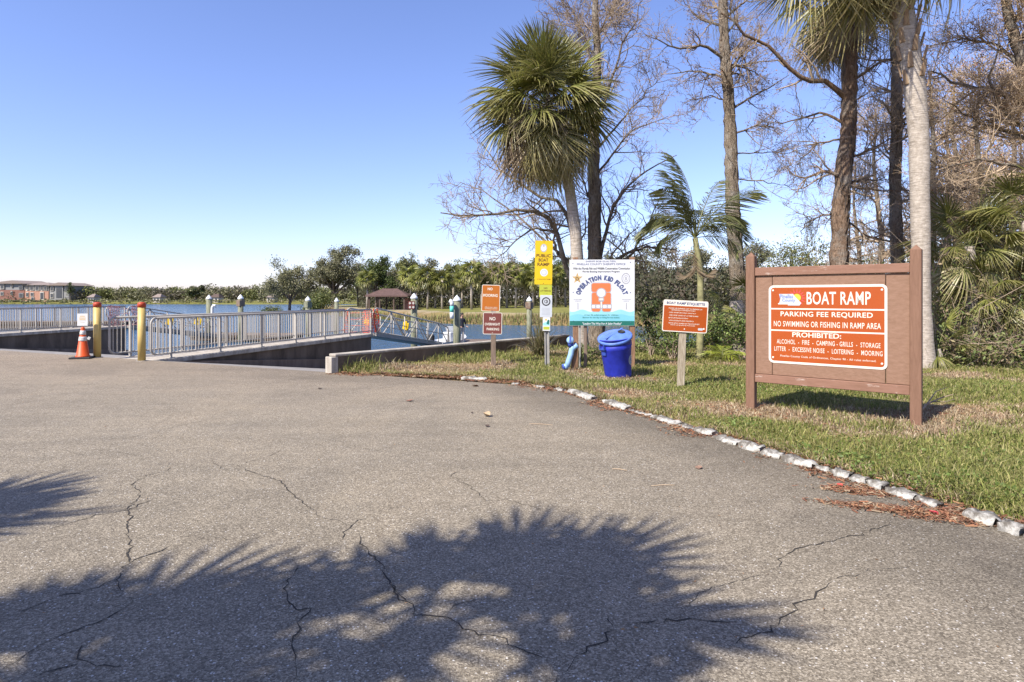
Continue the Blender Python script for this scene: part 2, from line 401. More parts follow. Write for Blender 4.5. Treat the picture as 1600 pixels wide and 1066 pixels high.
def seg_dist(X, Y, poly, closed=False):
    best = np.full(X.shape, 1e9); side = np.zeros(X.shape)
    n = len(poly)
    for i in range(n if closed else n - 1):
        a = poly[i]; b = poly[(i + 1) % n]; ab = b - a; L2 = ab @ ab
        t = np.clip(((X - a[0]) * ab[0] + (Y - a[1]) * ab[1]) / L2, 0, 1)
        dx = X - a[0] - t * ab[0]; dy = Y - a[1] - t * ab[1]; dd = np.hypot(dx, dy)
        cr = ab[0] * (Y - a[1]) - ab[1] * (X - a[0])
        m = dd < best - 1e-9; best = np.where(m, dd, best); side = np.where(m, cr, side)
    return best, side
def inside(X, Y, poly):
    r = np.zeros(X.shape, bool); n = len(poly)
    for i in range(n):
        a = poly[i]; b = poly[(i + 1) % n]
        c = (a[1] > Y) != (b[1] > Y)
        with np.errstate(divide='ignore', invalid='ignore'):
            xi = (b[0] - a[0]) * (Y - a[1]) / (b[1] - a[1] + 1e-12) + a[0]
        r ^= c & (X < xi)
    return r
def sstep(a, b, x): t = np.clip((x - a) / (b - a), 0, 1); return t * t * (3 - 2 * t)
_r = np.random.default_rng(5); _K = _r.normal(size=(14, 2)); _PH = _r.uniform(0, 6.28, 14)
def wob(X, Y, s):
    z = np.zeros(X.shape)
    for i in range(14): z += np.sin((X * _K[i, 0] + Y * _K[i, 1]) * s * (0.6 + 0.15 * i) + _PH[i])
    return z / 5.0
def kerb_sd(X, Y):
    dd, s = seg_dist(X, Y, KERB)
    return np.where(s > 0, dd, -dd)       # positive on the grass side
def hgt(X, Y):
    X = np.asarray(X, float); Y = np.asarray(Y, float)
    sd = kerb_sd(X, Y)
    wl = W1 - W0; wside = wl[0] * (Y - W0[1]) - wl[1] * (X - W0[0])     # >0 left of wall (ramp side)
    beyond = (X - E0[0]) * BN[0] + (Y - E0[1]) * BN[1]
    z = -0.06 + 0.095 * sstep(-0.10, 0.22, sd) + 0.012 * wob(X, Y, 2.0) * (sd > 0)
    ds, ss = seg_dist(X, Y, SHORE)
    past = np.where(ss > 0, ds, 0)
    z = z - 2.0 * sstep(0, 4.0, past + 0 * X)
    z = z + 0.25 * sstep(11, 40, X) * (past <= 0)
    ramp_z = np.maximum(-0.36 - 0.14 * np.maximum(beyond, 0), -3.0)
    rampm = (beyond > 0) & ((wside > 0) | (past > 2) & (X < 1.5))
    z = np.where(rampm & (X < 3), ramp_z, z)
    z = np.where(past > 4, -3.0, z)
    # far bank
    ib = inside(X, Y, BANK); db, _ = seg_dist(X, Y, BANK, True)
    zb = -2.4 + 1.9 * sstep(-3, 8, db) + 0.45 * sstep(8, 45, db) + 0.1 * wob(X, Y, .3)
    z = np.where(ib, zb, z)
    fs = Y - (262 + 6 * np.sin(X * 0.021 + 1) + 3 * np.sin(X * 0.07))
    z = np.where(fs > 0, -1.9 + 0.9 * sstep(0, 6, fs) + 1.2 * sstep(6, 60, fs), z)
    return z
def hz(x, y): return float(hgt(np.array([x]), np.array([y]))[0])

# ------------------------------------------------------------------ ground, asphalt, ramp, water
def axis(lo, hi, step, far_lo, far_hi, g=1.06):
    a = list(np.arange(lo, hi, step)); s = step; x = a[-1]
    while x < far_hi: s *= g; x += s; a.append(x)
    s = step; x = a[0]; pre = []
    while x > far_lo: s *= g; x -= s; pre.append(x)
    return np.array(pre[::-1] + a)
def ground():
    xs = axis(-5, 14, 0.16, -900, 900); ys = axis(2, 22, 0.16, -60, 900)
    X, Y = np.meshgrid(xs, ys); Z = hgt(X, Y)
    ny, nx = X.shape
    V = np.stack([X.ravel(), Y.ravel(), Z.ravel()], 1)
    i = np.arange(ny - 1)[:, None] * nx + np.arange(nx - 1)[None, :]; i = i.ravel()
    Fc = np.stack([i, i + 1, i + nx + 1, i + nx], 1)
    n = wob(V[:, 0], V[:, 1], 1.1); n2 = wob(V[:, 0] + 31, V[:, 1] + 7, 0.2)
    col = np.tile(np.array([[0.17, 0.14, 0.075]]), (len(V), 1))
    straw = np.array([0.26, 0.19, 0.115]); green = np.array([0.12, 0.135, 0.04])
    k = sstep(-0.5, 0.7, n)[:, None]; near = straw * (1 - k) + green * k
    far = V[:, 1] > 40
    lawn = np.array([0.19, 0.19, 0.065]); reed = np.array([0.23, 0.17, 0.085]); sand = np.array([0.36, 0.30, 0.24])
    col = near
    db, _ = seg_dist(V[:, 0], V[:, 1], BANK, True)
    q = (sstep(5, 9, db + n2 * 1.2))[:, None]
    fb = reed * (1 - q) + lawn * q
    ss = ((db > 7.0 + n2) & (db < 10.5 + n2))[:, None]
    fb = np.where(ss, sand * 0.6 + fb * 0.4, fb)
    col = np.where(far[:, None], fb, col)
    me = np_mesh('ground', V, Fc, M['soil'], col, True)
    tag(obj('ground', me), 'grass verge, lake bed and banks', None, None, 'structure')
ground()

def asphalt():
    us = axis(-14, 9, 0.25, -45, 40, 1.1); vs = axis(0, 12.5, 0.25, -0.001, 60, 1.1); vs = vs[vs >= 0]
    U, Vv = np.meshgrid(us, vs)
    X = E0[0] - BDIR[0] * U - BN[0] * Vv; Y = E0[1] - BDIR[1] * U - BN[1] * Vv
    Z = np.zeros_like(X) - 0.05 * sstep(1.0, 0, Vv) * 0
    ny, nx = X.shape; V = np.stack([X.ravel(), Y.ravel(), Z.ravel()], 1)
    i = (np.arange(ny - 1)[:, None] * nx + np.arange(nx - 1)[None, :]).ravel()
    Fc = np.stack([i, i + nx, i + nx + 1, i + 1], 1)
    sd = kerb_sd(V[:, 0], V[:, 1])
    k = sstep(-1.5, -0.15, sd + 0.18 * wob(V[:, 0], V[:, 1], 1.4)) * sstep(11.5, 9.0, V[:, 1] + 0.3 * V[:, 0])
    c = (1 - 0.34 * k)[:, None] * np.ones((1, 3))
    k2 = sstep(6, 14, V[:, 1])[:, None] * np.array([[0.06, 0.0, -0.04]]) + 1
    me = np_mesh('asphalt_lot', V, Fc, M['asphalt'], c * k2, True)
    o = tag(obj('asphalt_lot', me), 'cracked asphalt lot', None, None, 'structure')
    rg = random.Random(3)
    cr = [[(265,722),(262,735),(230,742),(207,755),(215,768),(213,780),(200,795),(203,810),(197,835),(204,850),(200,880),(185,905),(192,930),(212,936)],
          [(247,775),(200,797),(150,805),(65,830)], [(262,855),(235,865),(202,880)], [(185,905),(140,920),(70,940),(20,957)],
          [(212,936),(195,950),(150,975),(100,990),(50,1015),(0,1050)], [(128,1010),(120,1030),(145,1041),(190,1040)], [(120,1035),(50,1060)],
          [(372,727),(395,738),(440,753),(452,768),(480,790),(505,808)], [(372,727),(420,712),(447,700)],
          [(628,790),(590,800),(550,820),(540,830),(528,846),(500,858)],
          [(460,870),(463,885),(450,905),(445,925),(455,945),(470,955),(482,950),(466,980),(460,1010),(465,1035),(458,1068)],
          [(560,830),(572,865),(595,882),(610,912),(628,935),(650,960),(690,962),(740,985),(800,1005),(850,1025),(876,1032)],
          [(868,1066),(880,1045),(910,1020),(945,1000),(958,975),(950,960)], [(958,973),(1010,970),(1060,968),(1150,971)],
          [(1150,1002),(1200,985),(1220,965),(1240,950),(1280,925),(1302,908)], [(1210,890),(1220,870),(1250,855),(1300,845),(1345,835),(1400,816)],
          [(700,742),(735,760),(762,782),(790,780),(850,797)], [(738,727),(700,745)], [(400,645),(330,655),(280,665),(180,690)], [(640,940),(612,915)], [(90,700),(130,712),(180,705),(230,715)], [(330,720),(350,735),(372,727)], [(505,808),(530,812),(560,830)], [(850,797),(900,800),(960,815)], [(1060,968),(1075,940),(1110,920),(1160,905),(1210,890)], [(300,845),(330,838),(370,845),(420,838)], [(20,650),(80,655),(150,648)], [(560,700),(600,706),(650,700),(700,705)], [(1302,908),(1360,890),(1420,885)], [(690,962),(720,940),(770,935)]]
    for ci, c in enumerate(cr):
        pts = [G(x, y, 0.003) for x, y in c]; fine = []
        for a, b in zip(pts[:-1], pts[1:]):
            n = max(2, int((b - a).length / 0.035))
            for j in range(n):
                p = a.lerp(b, j / n); jit = 0.017
                fine.append((p.x + rg.uniform(-jit, jit), p.y + rg.uniform(-jit, jit)))
        fine.append((pts[-1].x, pts[-1].y)); vs_ = []; fs_ = []
        for j, p in enumerate(fine):
            q0 = fine[max(j - 1, 0)]; q1 = fine[min(j + 1, len(fine) - 1)]
            tx, ty = q1[0] - q0[0], q1[1] - q0[1]; L = math.hypot(tx, ty) + 1e-9
            e = min(j, len(fine) - 1 - j) / (0.25 * len(fine)); wd = rg.uniform(0.0004, 0.0046) * min(1, 0.25 + e) * (0.75 if ci in (8, 9, 16, 17, 18) else 0.5 if ci > 19 else 1.15)
            vs_ += [(p[0] - ty / L * wd, p[1] + tx / L * wd, 0.003), (p[0] + ty / L * wd, p[1] - tx / L * wd, 0.003)]
            if j: fs_.append((2 * j - 2, 2 * j - 1, 2 * j + 1, 2 * j))
        b = MB(); b.v = vs_; b.f = fs_; b.build('crack', M['crack'], o)
asphalt()

def ramp_and_water():
    b = MB(); a0 = E0 - BDIR * 0.06; pts = []
    for u, s in ((0.0, 0), (40, 0), (40, 22), (0.0, 22)):
        p = a0 + BDIR * u + BN * s; pts.append((p[0], p[1], -0.004 - 0.14 * s))
    b.v = pts; b.f = [(0, 3, 2, 1)]
    # widen to the low wall on the right
    tag(b.build('boat_ramp', M['ramp']), 'concrete boat ramp', None, None, 'structure')
    b = MB(); b.v = [(-1500, 10.5, -1.5), (1500, 10.5, -1.5), (1500, 1800, -1.5), (-1500, 1800, -1.5)]; b.f = [(0, 1, 2, 3)]
    tag(b.build('lake_water', M['water']), 'lake water', None, None, 'structure')
ramp_and_water()

# ------------------------------------------------------------------ kerb stones
def kerb():
    root = bpy.data.objects.new('kerb', None); COL.objects.link(root)
    tag(root, 'broken whitewashed concrete kerb', None, None, 'structure')
    rg = random.Random(11)
    # (pixel start, pixel end) of each surviving piece, the way it lies along the curve
    segs = [((722,592),(760,594)), ((868,609),(882,612)), ((892,613),(928,626)), ((946,629),(982,641)), ((1022,652),(1062,665)), ((1088,674),(1118,681)),
            ((1120,684),(1158,696)), ((1159,697),(1192,707)), ((1193,708),(1222,716)), ((1226,718),(1274,732)), ((1302,740),(1330,748)), ((1332,749),(1358,756)),
            ((1360,757),(1386,766)), ((1390,768),(1432,780)), ((1510,806),(1560,823)), ((1562,824),(1602,837)), ((1606,838),(1680,864)), ((800,600),(812,601)), ((838,604),(850,606)), ((1434,781),(1470,793)), ((1276,732),(1300,739)), ((1063,665),(1086,673)), ((984,642),(1018,651))]
    for i, (a, b) in enumerate(segs):
        A = G(*a, 0.0); B = G(*b, 0.0); L = (B - A).length; c = (A + B) / 2
        ang = math.atan2(B.y - A.y, B.x - A.x)
        small = i in (1, 17, 18, 19, 20, 21, 22)
        H = rg.uniform(0.032, 0.056) * (0.6 if small else 1); D = rg.uniform(0.11, 0.14) * (0.7 if small else 1)
        nx = max(4, int(L / 0.03)); prof = [(-.5, -0.4), (-.5, .6), (-.36, 0.93), (0, 1.0), (.36, 0.93), (.5, .6), (.5, -0.4)]
        m = MB(); vs = []
        for j in range(nx + 1):
            t = j / nx; e = 1 - 0.22 * (abs(2 * t - 1) ** 8)
            for (py_, pz_) in prof:
                jx = rg.uniform(-.010, .010); jy = rg.gauss(0, .008); jz = rg.gauss(0, .008)
                vs.append(((t - .5) * L + jx, (py_ * D) * e + jy, max(-0.06, pz_ * H * e + jz)))
        k = len(prof); fs = []
        for j in range(nx):
            for q in range(k - 1): fs.append((j * k + q, j * k + q + 1, (j + 1) * k + q + 1, (j + 1) * k + q))
        fs.append(tuple(range(k))); fs.append(tuple(nx * k + q for q in range(k - 1, -1, -1)))
        m.add(vs, fs)
        m.build('kerb_stone', M['conc_kerb'], root, (c.x, c.y, 0.0), (0, 0, ang), True)
kerb()

# ------------------------------------------------------------------ low wall, piers, railings
def wall_low():
    v = W1 - W0; L = float(np.hypot(*v)); ang = math.atan2(v[1], v[0])
    t = thing('retaining_wall', 'low concrete retaining wall running back along the grass beside the ramp', 'wall', (W0[0], W0[1], 0), ang)
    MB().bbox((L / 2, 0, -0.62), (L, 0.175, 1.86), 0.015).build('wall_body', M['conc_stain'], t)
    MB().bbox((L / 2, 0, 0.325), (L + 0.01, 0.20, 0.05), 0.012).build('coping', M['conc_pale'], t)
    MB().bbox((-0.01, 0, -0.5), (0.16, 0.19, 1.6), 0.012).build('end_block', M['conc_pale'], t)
wall_low()

def railing(name, label, A, Bp, z, h, group, loop_start=True, npanel=4, mesh_end=False):
    A = Vector((*A, z)); Bv = Vector((*Bp, z)); L = (Bv - A).length; ang = math.atan2(Bv.y - A.y, Bv.x - A.x)
    t = thing(name, label, 'railing', A, ang, group)
    top, bot = h, 0.12
    pm = MB().bbox((0, 0, (top + bot) / 2), (0.018, 0.018, top - bot - 0.03), 0.003).mesh('picket', M['galv'])
    po = MB().bbox((0, 0, h / 2 - 0.02), (0.05, 0.06, h), 0.006).box((0, 0, 0.008), (0.12, 0.14, 0.015)).mesh('post', M['galv'])
    ip = MB().bbox((0, 0, (top + bot) / 2), (0.05, 0.03, top - bot), 0.005).mesh('mullion', M['galv'])
    # frame tube: rounded loop at the near end, then top and bottom rail
    r = 0.14; pts = []
    x0 = -0.55 if loop_start else 0.0
    if loop_start:
        for k in range(7):
            th = math.pi / 2 + math.pi / 2 * k / 6
            pts.append((x0 + r + r * math.cos(th), 0, top - r + r * math.sin(th)))
        for k in range(7):
            th = math.pi + math.pi / 2 * k / 6
            pts.append((x0 + r + r * math.cos(th), 0, bot + r + r * math.sin(th)))
        MB().tube(pts, 0.026, 8).build('end_loop', M['galv'], t, smooth=True)
    s0 = x0 + (r if loop_start else 0)
    MB().tube([(s0, 0, top), (L, 0, top)], 0.030, 8).build('top_rail', M['galv'], t, smooth=True)
    MB().tube([(s0, 0, bot), (L, 0, bot)], 0.022, 8).build('bottom_rail', M['galv'], t, smooth=True)
    pl = L / npanel
    for i in range(npanel + 1):
        obj('post', po, t, (min(max(i * pl, 0.03), L - 0.03), 0, 0))
        if i < npanel: obj('mullion', ip, t, ((i + .5) * pl, 0, 0))
    n = int((L - x0) / 0.115)
    for i in range(n):
        x = x0 + 0.1 + i * 0.115
        q = (x / (pl / 2)); 
        if abs(q - round(q)) * pl / 2 < 0.045 or x > L - .04: continue
        obj('picket', pm, t, (x, 0, 0))
    return t

RA, RB = Vector((-8.2, 14.75)), Vector((-5.62, 24.6)); RD = (RB - RA).normalized(); RN = Vector((-RD.y, RD.x))
LA, LB = Vector((-21.0, 19.6)), Vector((-19.75, 31.4)); LD = (LB - LA).normalized(); LN = Vector((-LD.y, LD.x))
def pier(name, label, A, B, wdt, z, over=1.1):
    D = (B - A).normalized(); ang = math.atan2(D.y, D.x); L = (B - A).length
    t = thing(name, label, 'pier', (A.x, A.y, 0), ang)
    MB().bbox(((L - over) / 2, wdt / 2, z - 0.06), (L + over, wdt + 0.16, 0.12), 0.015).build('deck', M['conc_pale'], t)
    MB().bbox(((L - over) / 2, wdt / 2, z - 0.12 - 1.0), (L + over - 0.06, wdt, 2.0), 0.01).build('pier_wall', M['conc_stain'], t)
    # footing step that follows the ramp slope
    m = MB(); x0, x1 = -over, L
    for y0, y1 in ((-0.16, -0.02), (wdt + 0.02, wdt + 0.16)):
        za, zb = -0.03, -0.14 * (L + over) + 0.55
        m.add([(x0, y0, za), (x1, y0, zb), (x1, y1, zb), (x0, y1, za), (x0, y0, -2), (x1, y0, -2.4), (x1, y1, -2.4), (x0, y1, -2)],
              [(0, 1, 2, 3), (4, 7, 6, 5), (0, 4, 5, 1), (3, 2, 6, 7), (0, 3, 7, 4), (1, 5, 6, 2)])
    m.build('footing', M['conc_foot'], t)
    return t
pier('concrete_pier', 'concrete pier with a pale deck edge behind the two yellow bollards', RA, RB, 1.25, -0.05)
pier('concrete_pier', 'concrete pier at the far left across the ramp from the bollards', LA, LB, 1.25, -0.05)
def off(p, n, k): return (p.x + n.x * k, p.y + n.y * k)
railing('railing', 'near railing with aluminium pickets on the pier beside the right yellow bollard', off(RA, RN, .02), off(RB, RN, .02), -0.05, 0.97, 'pier railings', True, 6)
railing('railing', 'far railing on the pier beside the bollards, its rounded end left of the bollard', off(RA, RN, 1.22), off(RB, RN, 1.22), -0.05, 0.97, 'pier railings', True, 6)
railing('railing', 'near railing with pickets along the pier at the left edge', off(LA, LN, .02), off(LB, LN, .02), -0.05, 1.0, 'pier railings', False, 6)
railing('railing', 'far railing along the pier at the left edge, lake behind it', off(LA, LN, 1.22), off(LB, LN, 1.22), -0.05, 1.0, 'pier railings', False, 6)

def netting(name, label, A, B, z0, z1, mat, seed, cell=0.085, sag=0.05):
    A = Vector((A[0], A[1])); B = Vector((B[0], B[1])); rg = random.Random(seed)
    L = (B - A).length; nx = int(L / cell); nz = int((z1 - z0) / cell); D = (B - A) / L; N = Vector((-D.y, D.x))
    pt = {}
    ph = rg.uniform(0, 6)
    for i in range(nx + 1):
        for k in range(nz + 1):
            u = i / nx; v = k / nz
            o_ = sag * math.sin(u * 9 + ph + v * 3) + rg.gauss(0, .012)
            x = A.lerp(B, u) + N * o_
            pt[i, k] = Vector((x.x + rg.gauss(0, .008), x.y, z0 + (z1 - z0) * v + rg.gauss(0, .012) - 0.06 * math.sin(u * math.pi) * v))
    m = MB()
    for i in range(nx + 1):
        for k in range(nz + 1):
            gap = .35 < i / nx < .72 and L > 1
            if gap and k % 3: continue
            if i < nx: m.tube([pt[i, k], pt[i + 1, k]], 0.012, 3, False)
            if k < nz and not gap: m.tube([pt[i, k], pt[i, k + 1]], 0.012, 3, False)
    o = m.build(name, mat); return tag(o, label, 'safety net')
netting('safety_net', 'torn orange safety net closing the end of the pier by the gangway', off(RB, RN, 0.0), off(RB, RN, 1.25), 0.0, 0.92, M['net'], 2)
netting('safety_net', 'orange safety net tied along the near railing end at the gangway', (RB.x + .03, RB.y + 0.02), (RB.x + RD.x * .55, RB.y + RD.y * .55), 0.0, 0.95, M['net'], 4, .065)
netting('safety_net', 'faded pink safety net on the railing end behind the right yellow bollard', (LB.x - .02, LB.y - 1.3), (LB.x + .55, LB.y + .3), 0.0, 1.0, M['net_faded'], 5, .07)

def gangway(label, A, D, L, z0, z1, wdt=1.2, group='aluminium gangways'):
    """A: near right foot (world xy), D: direction; deck slopes from z0 to z1"""
    ang = math.atan2(D.y, D.x)
    t = thing('gangway', label, 'gangway', (A.x, A.y, z0), ang, group)
    sl = (z1 - z0) / L; dz = lambda x: sl * x; H = 0.98
    m = MB(); m.add([(0, 0, 0), (L, 0, dz(L)), (L, wdt, dz(L)), (0, wdt, 0), (0, 0, -.12), (L, 0, dz(L) - .12), (L, wdt, dz(L) - .12), (0, wdt, -.12)],
                    [(0, 1, 2, 3), (4, 7, 6, 5), (0, 4, 5, 1), (3, 2, 6, 7), (0, 3, 7, 4), (1, 5, 6, 2)])
    m.build('deck', M['galv_dull'], t)
    nb = 3; bay = L / nb
    for y in (0, wdt):
        pts = [(0.35 - .25, y, 0.0), (-0.28, y, H * .62), (-0.30, y, H * .82), (-0.18, y, H * .97), (0.02, y, H + .03)] + [(L * k / 6 + .25, y, dz(L * k / 6) + H) for k in range(0, 6)] + \
              [(L - .05, y, dz(L) + H - .06), (L + .12, y, dz(L) + H - .25), (L + .2, y, dz(L) + .1)]
        MB().tube(pts, 0.034, 8).build('top_rail', M['galv'], t, smooth=True)
        MB().tube([(0, y, .04), (L, y, dz(L) + .04)], 0.04, 6).build('bottom_chord', M['galv'], t, smooth=True)
        MB().tube([(0.1, y, H * .52), (L, y, dz(L) + H * .52)], 0.02, 6).build('mid_rail', M['galv_dull'], t, smooth=True)
        for k in range(nb):
            xm = (k + .5) * bay
            MB().tube([(k * bay + .1, y, dz(k * bay) + .05), (xm, y, dz(xm) + H)], 0.028, 6).build('brace', M['galv'], t, smooth=True)
            MB().tube([(xm, y, dz(xm) + H), ((k + 1) * bay, y, dz((k + 1) * bay) + .05)], 0.028, 6).build('brace', M['galv'], t, smooth=True)
            MB().tube([(xm, y, dz(xm) + .04), (xm, y, dz(xm) + H)], 0.026, 6).build('upright', M['galv'], t, smooth=True)
            xe = (k + 1) * bay
            MB().tube([(xe, y, dz(xe) + .04), (xe, y, dz(xe) + H)], 0.026, 6).build('upright', M['galv'], t, smooth=True)
    return t
def cushion(label, loc, rz, s=0.34):
    o = MB().bbox((0, 0, 0), (s, 0.05, s), 0.015).bbox((0, 0, s * .55), (s * .5, 0.04, s * .25), 0.012).build('warning_board', M['yellow'], None, loc, (0, 0.2, rz))
    return tag(o, label, 'board')
gA = Vector(off(RB, RN, .02)) + RD * .45
gangway('aluminium gangway sloping down from the orange netted pier end to the dock', gA, RD, 8.2, -0.05, -1.12)
gB = Vector(off(LB, LN, .02)) + LD * .45
gangway('aluminium gangway behind the railing, sloping down from the far left pier', gB, LD, 8.4, -0.05, -1.12)
pz = Vector((gA.x, gA.y)) + RD * 3.0
cushion('small bright yellow board fixed to the first brace of the nearer gangway', (pz.x - .05, pz.y - .1, 0.1), -0.6)
pz = Vector((gA.x, gA.y)) + RD * 0.3 + RN * .6
cushion('small lemon yellow tag at the head of the nearer gangway', (pz.x, pz.y, 0.38), -0.3, .22)
pz = Vector((gB.x, gB.y)) + LD * 2.6
cushion('left yellow board on the far gangway behind the railing', (pz.x + .25, pz.y, 0.05), 0.1, .4)
pz = Vector((gB.x, gB.y)) + LD * 5.2
cushion('right yellow board on the far gangway behind the railing', (pz.x + .25, pz.y, -0.05), 0.1, .4)

def dock(label, c, size, rz):
    t = thing('floating_dock', label, 'dock', (c[0], c[1], -1.5), rz)
    n = int(size[0] / 0.2)
    bm_ = MB().bbox((0, 0, 0), (0.185, size[1], 0.05), 0.006).mesh('plank', M['grey_wood'])
    for i in range(n): obj('plank', bm_, t, (-size[0] / 2 + (i + .5) * size[0] / n, 0, 0.38))
    MB().bbox((0, 0, 0.2), (size[0] - .02, size[1] - .03, 0.3), 0.02).build('float', M['dock_wood'], t)
    for y in (-1, 1): MB().bbox((0, y * (size[1] / 2 + .03), 0.33), (size[0], 0.05, 0.16), 0.01).build('fender', M['dock_wood'], t)
    return t
e = gA + RD * 10.2
dock('timber floating dock at the foot of the nearer gangway behind the low wall', (e.x + .9, e.y), (5.4, 3.4), math.atan2(RD.y, RD.x) - math.pi / 2)
e = gB + LD * 10.2
dock('timber floating dock at the foot of the far gangway behind the pier railing', (e.x + .6, e.y), (6.5, 3.0), math.atan2(LD.y, LD.x) - math.pi / 2)
dock('long dark timber dock on the lake seen through the left railing', (-45, 57), (19, 2.2), 0.02).scale = (1, 1, 1.7)

# ------------------------------------------------------------------ pilings
def piling(label, px, dep, topy, rad, board=None, stain=None):
    p = P(px, topy, dep); H = p.z + 3.0
    t = thing('dock_piling', label, 'piling', (p.x, p.y, -3.0), random.Random(px).uniform(0, 6), 'white capped dock pilings')
    rg = random.Random(px * 3)
    MB().tube([(0, 0, 0), (rg.gauss(0, .02), 0, H * .5), (0, 0, H - .28)], [rad * 1.08, rad * 1.03, rad], 12).build('post', M['pile'], t, smooth=True)
    MB().lathe([(rad * 1.12, H - .30), (rad * 1.12, H - .24), (rad * .55, H - .1), (0.0, H)], 14).build('cap', M['pvc_white'], t, smooth=False)
    if board:
        MB().bbox((0, 0, H - .58), (rad * 2.3, rad * 2.3, .42), .02).build('board', board, t, None, (0, 0, rg.uniform(0, .6)))
    return t
piling('white capped piling behind the railing, with the white pipe at its side', 326.5, 41, 460.5, .17)
piling('white capped piling with a brown band, second from the left above the railing', 376, 40, 460, .17, M['grey_wood'])
piling('white capped piling rising above the middle of the near railing, left of the oak trunk', 481, 42, 463, .17, M['pile'])
piling('slimmer white capped piling in front of the spreading oak trunk', 526, 46, 465, .15)
pl_ = piling('white capped piling with a red patterned board beside the nearer gangway', 647, 34, 458, .18)
piling('stout white capped piling next to the person on the dock', 714, 31.0, 461, .18)
piling('white capped piling with a red brown band behind the spiky grass clump', 827, 38, 463, .16, M['bark_red'])
q = P(643, 477, 33.7)
t = thing('diamond_sign', 'square red and pale patterned marker board on the piling by the gangway', 'marker', (q.x, q.y, q.z), 0.3)
MB().bbox((0, 0, 0), (.36, .03, .44), .005).build('board', M['maroon'], t)
for dx in (-.09, .09):
    for dz_ in (-.11, .11):
        MB().prism([(0, .08), (.07, 0), (0, -.08), (-.07, 0)], 0, .01, Matrix.Translation((dx, -.017, dz_)) @ Matrix.Rotation(R(90), 4, 'X')).build('diamond', M['cream'], t)
q = P(706, 498, 30.6)
t = thing('recycling_pipe', 'white and green hanging pipe on the piling by the person', 'pipe', (q.x, q.y, q.z))
MB().tube([(0, 0, 0), (0, 0, .32)], .1, 12).build('lower_pipe', M['pvc_white'], t, smooth=True)
MB().tube([(0, 0, .32), (0, 0, .62)], .102, 12).build('sleeve', m_plain('pipe_green', (.1, .5, .38), .5), t, smooth=True)
MB().tube([(0, 0, .62), (0, 0, .78), (-.04, 0, .86), (-.12, 0, .9)], .1, 12).build('elbow', M['pvc_white'], t, smooth=True)
q = P(331.5, 500, 40.4)
o = MB().tube([(0, 0, -1.6), (0, 0, .7), (.02, 0, .85), (.1, 0, .95), (.18, 0, .96), (.2, 0, .88)], .09, 10).build('white_pipe', M['pvc_white'], None, q, None, True)
tag(o, 'white bent plastic pipe standing beside the leftmost piling', 'pipe')

# ------------------------------------------------------------------ bollards and cone
def bollard(label, px, py, topy):
    g = G(px, py); H = (py - topy) * g.y / F
    t = thing('bollard', label, 'bollard', (g.x, g.y, 0), 0, 'yellow bollards at the ramp')
    rad = 0.078
    MB().lathe([(rad, -.05), (rad, H - .115)], 24).build('pipe', M['yellow_paint'], t, smooth=True)
    MB().lathe([(rad + .006, H - .117), (rad + .007, H - .035), (rad - .006, H - .015), (rad * .6, H - .003), (0.0, H)], 24).build('cap', M['red_paint'], t, smooth=True)
    MB().lathe([(rad + .045, -.01), (rad + .04, .006), (rad + .002, .008)], 20).build('collar', M['ramp'], t)
bollard('yellow bollard with a red cap, right behind the traffic cone', 152, 558.5, 472)
bollard('yellow bollard with a red cap at the head of the railing', 221.5, 564, 472)
def cone():
    g = G(134, 558.5)
    t = thing('traffic_cone', 'orange traffic cone with white bands and a paper notice, beside the bollard', 'cone', (g.x + .10, g.y - .24, 0), 0.25)
    MB().bbox((0, 0, .02), (.42, .42, .04), .012).build('base', M['rubber'], t)
    def rz_(z): return .135 - (.135 - .035) * (z - .04) / .68
    MB().lathe([(.15, .04), (.148, .06), (rz_(.07), .07), (rz_(.70), .70), (.033, .72), (0, .722)], 24).build('body', M['cone'], t, smooth=True)
    rg = random.Random(3)
    for a, b_ in ((.40, .50), (.545, .64)):
        pr = [(rz_(a + (b_ - a) * k / 4) + .004 + rg.uniform(0, .006), a + (b_ - a) * k / 4) for k in range(5)]
        MB().lathe(pr, 24).build('reflective_collar', M['refl'], t, smooth=True)
    MB().bbox((.13, -.02, .46), (.06, .02, .07), .006, Matrix.Rotation(.5, 4, 'Y')).build('peeling_strip', M['refl'], t)
    MB().tube([(0, 0, .7), (0, 0, .98)], .012, 8).build('stick', M['old_wood'], t)
    pp = MB().bbox((0, -.02, .89), (.21, .006, .28), .001).build('notice', M['paper'], t)
    for k, (zz, wd) in enumerate(((.97, .10), (.93, .13), (.90, .12), (.87, .13), (.83, .08))):
        MB().box((0, -.0245, zz), (wd, .001, .012)).build('print_line', M['sun_yellow'] if k < 3 else M['cream'], pp)
cone()

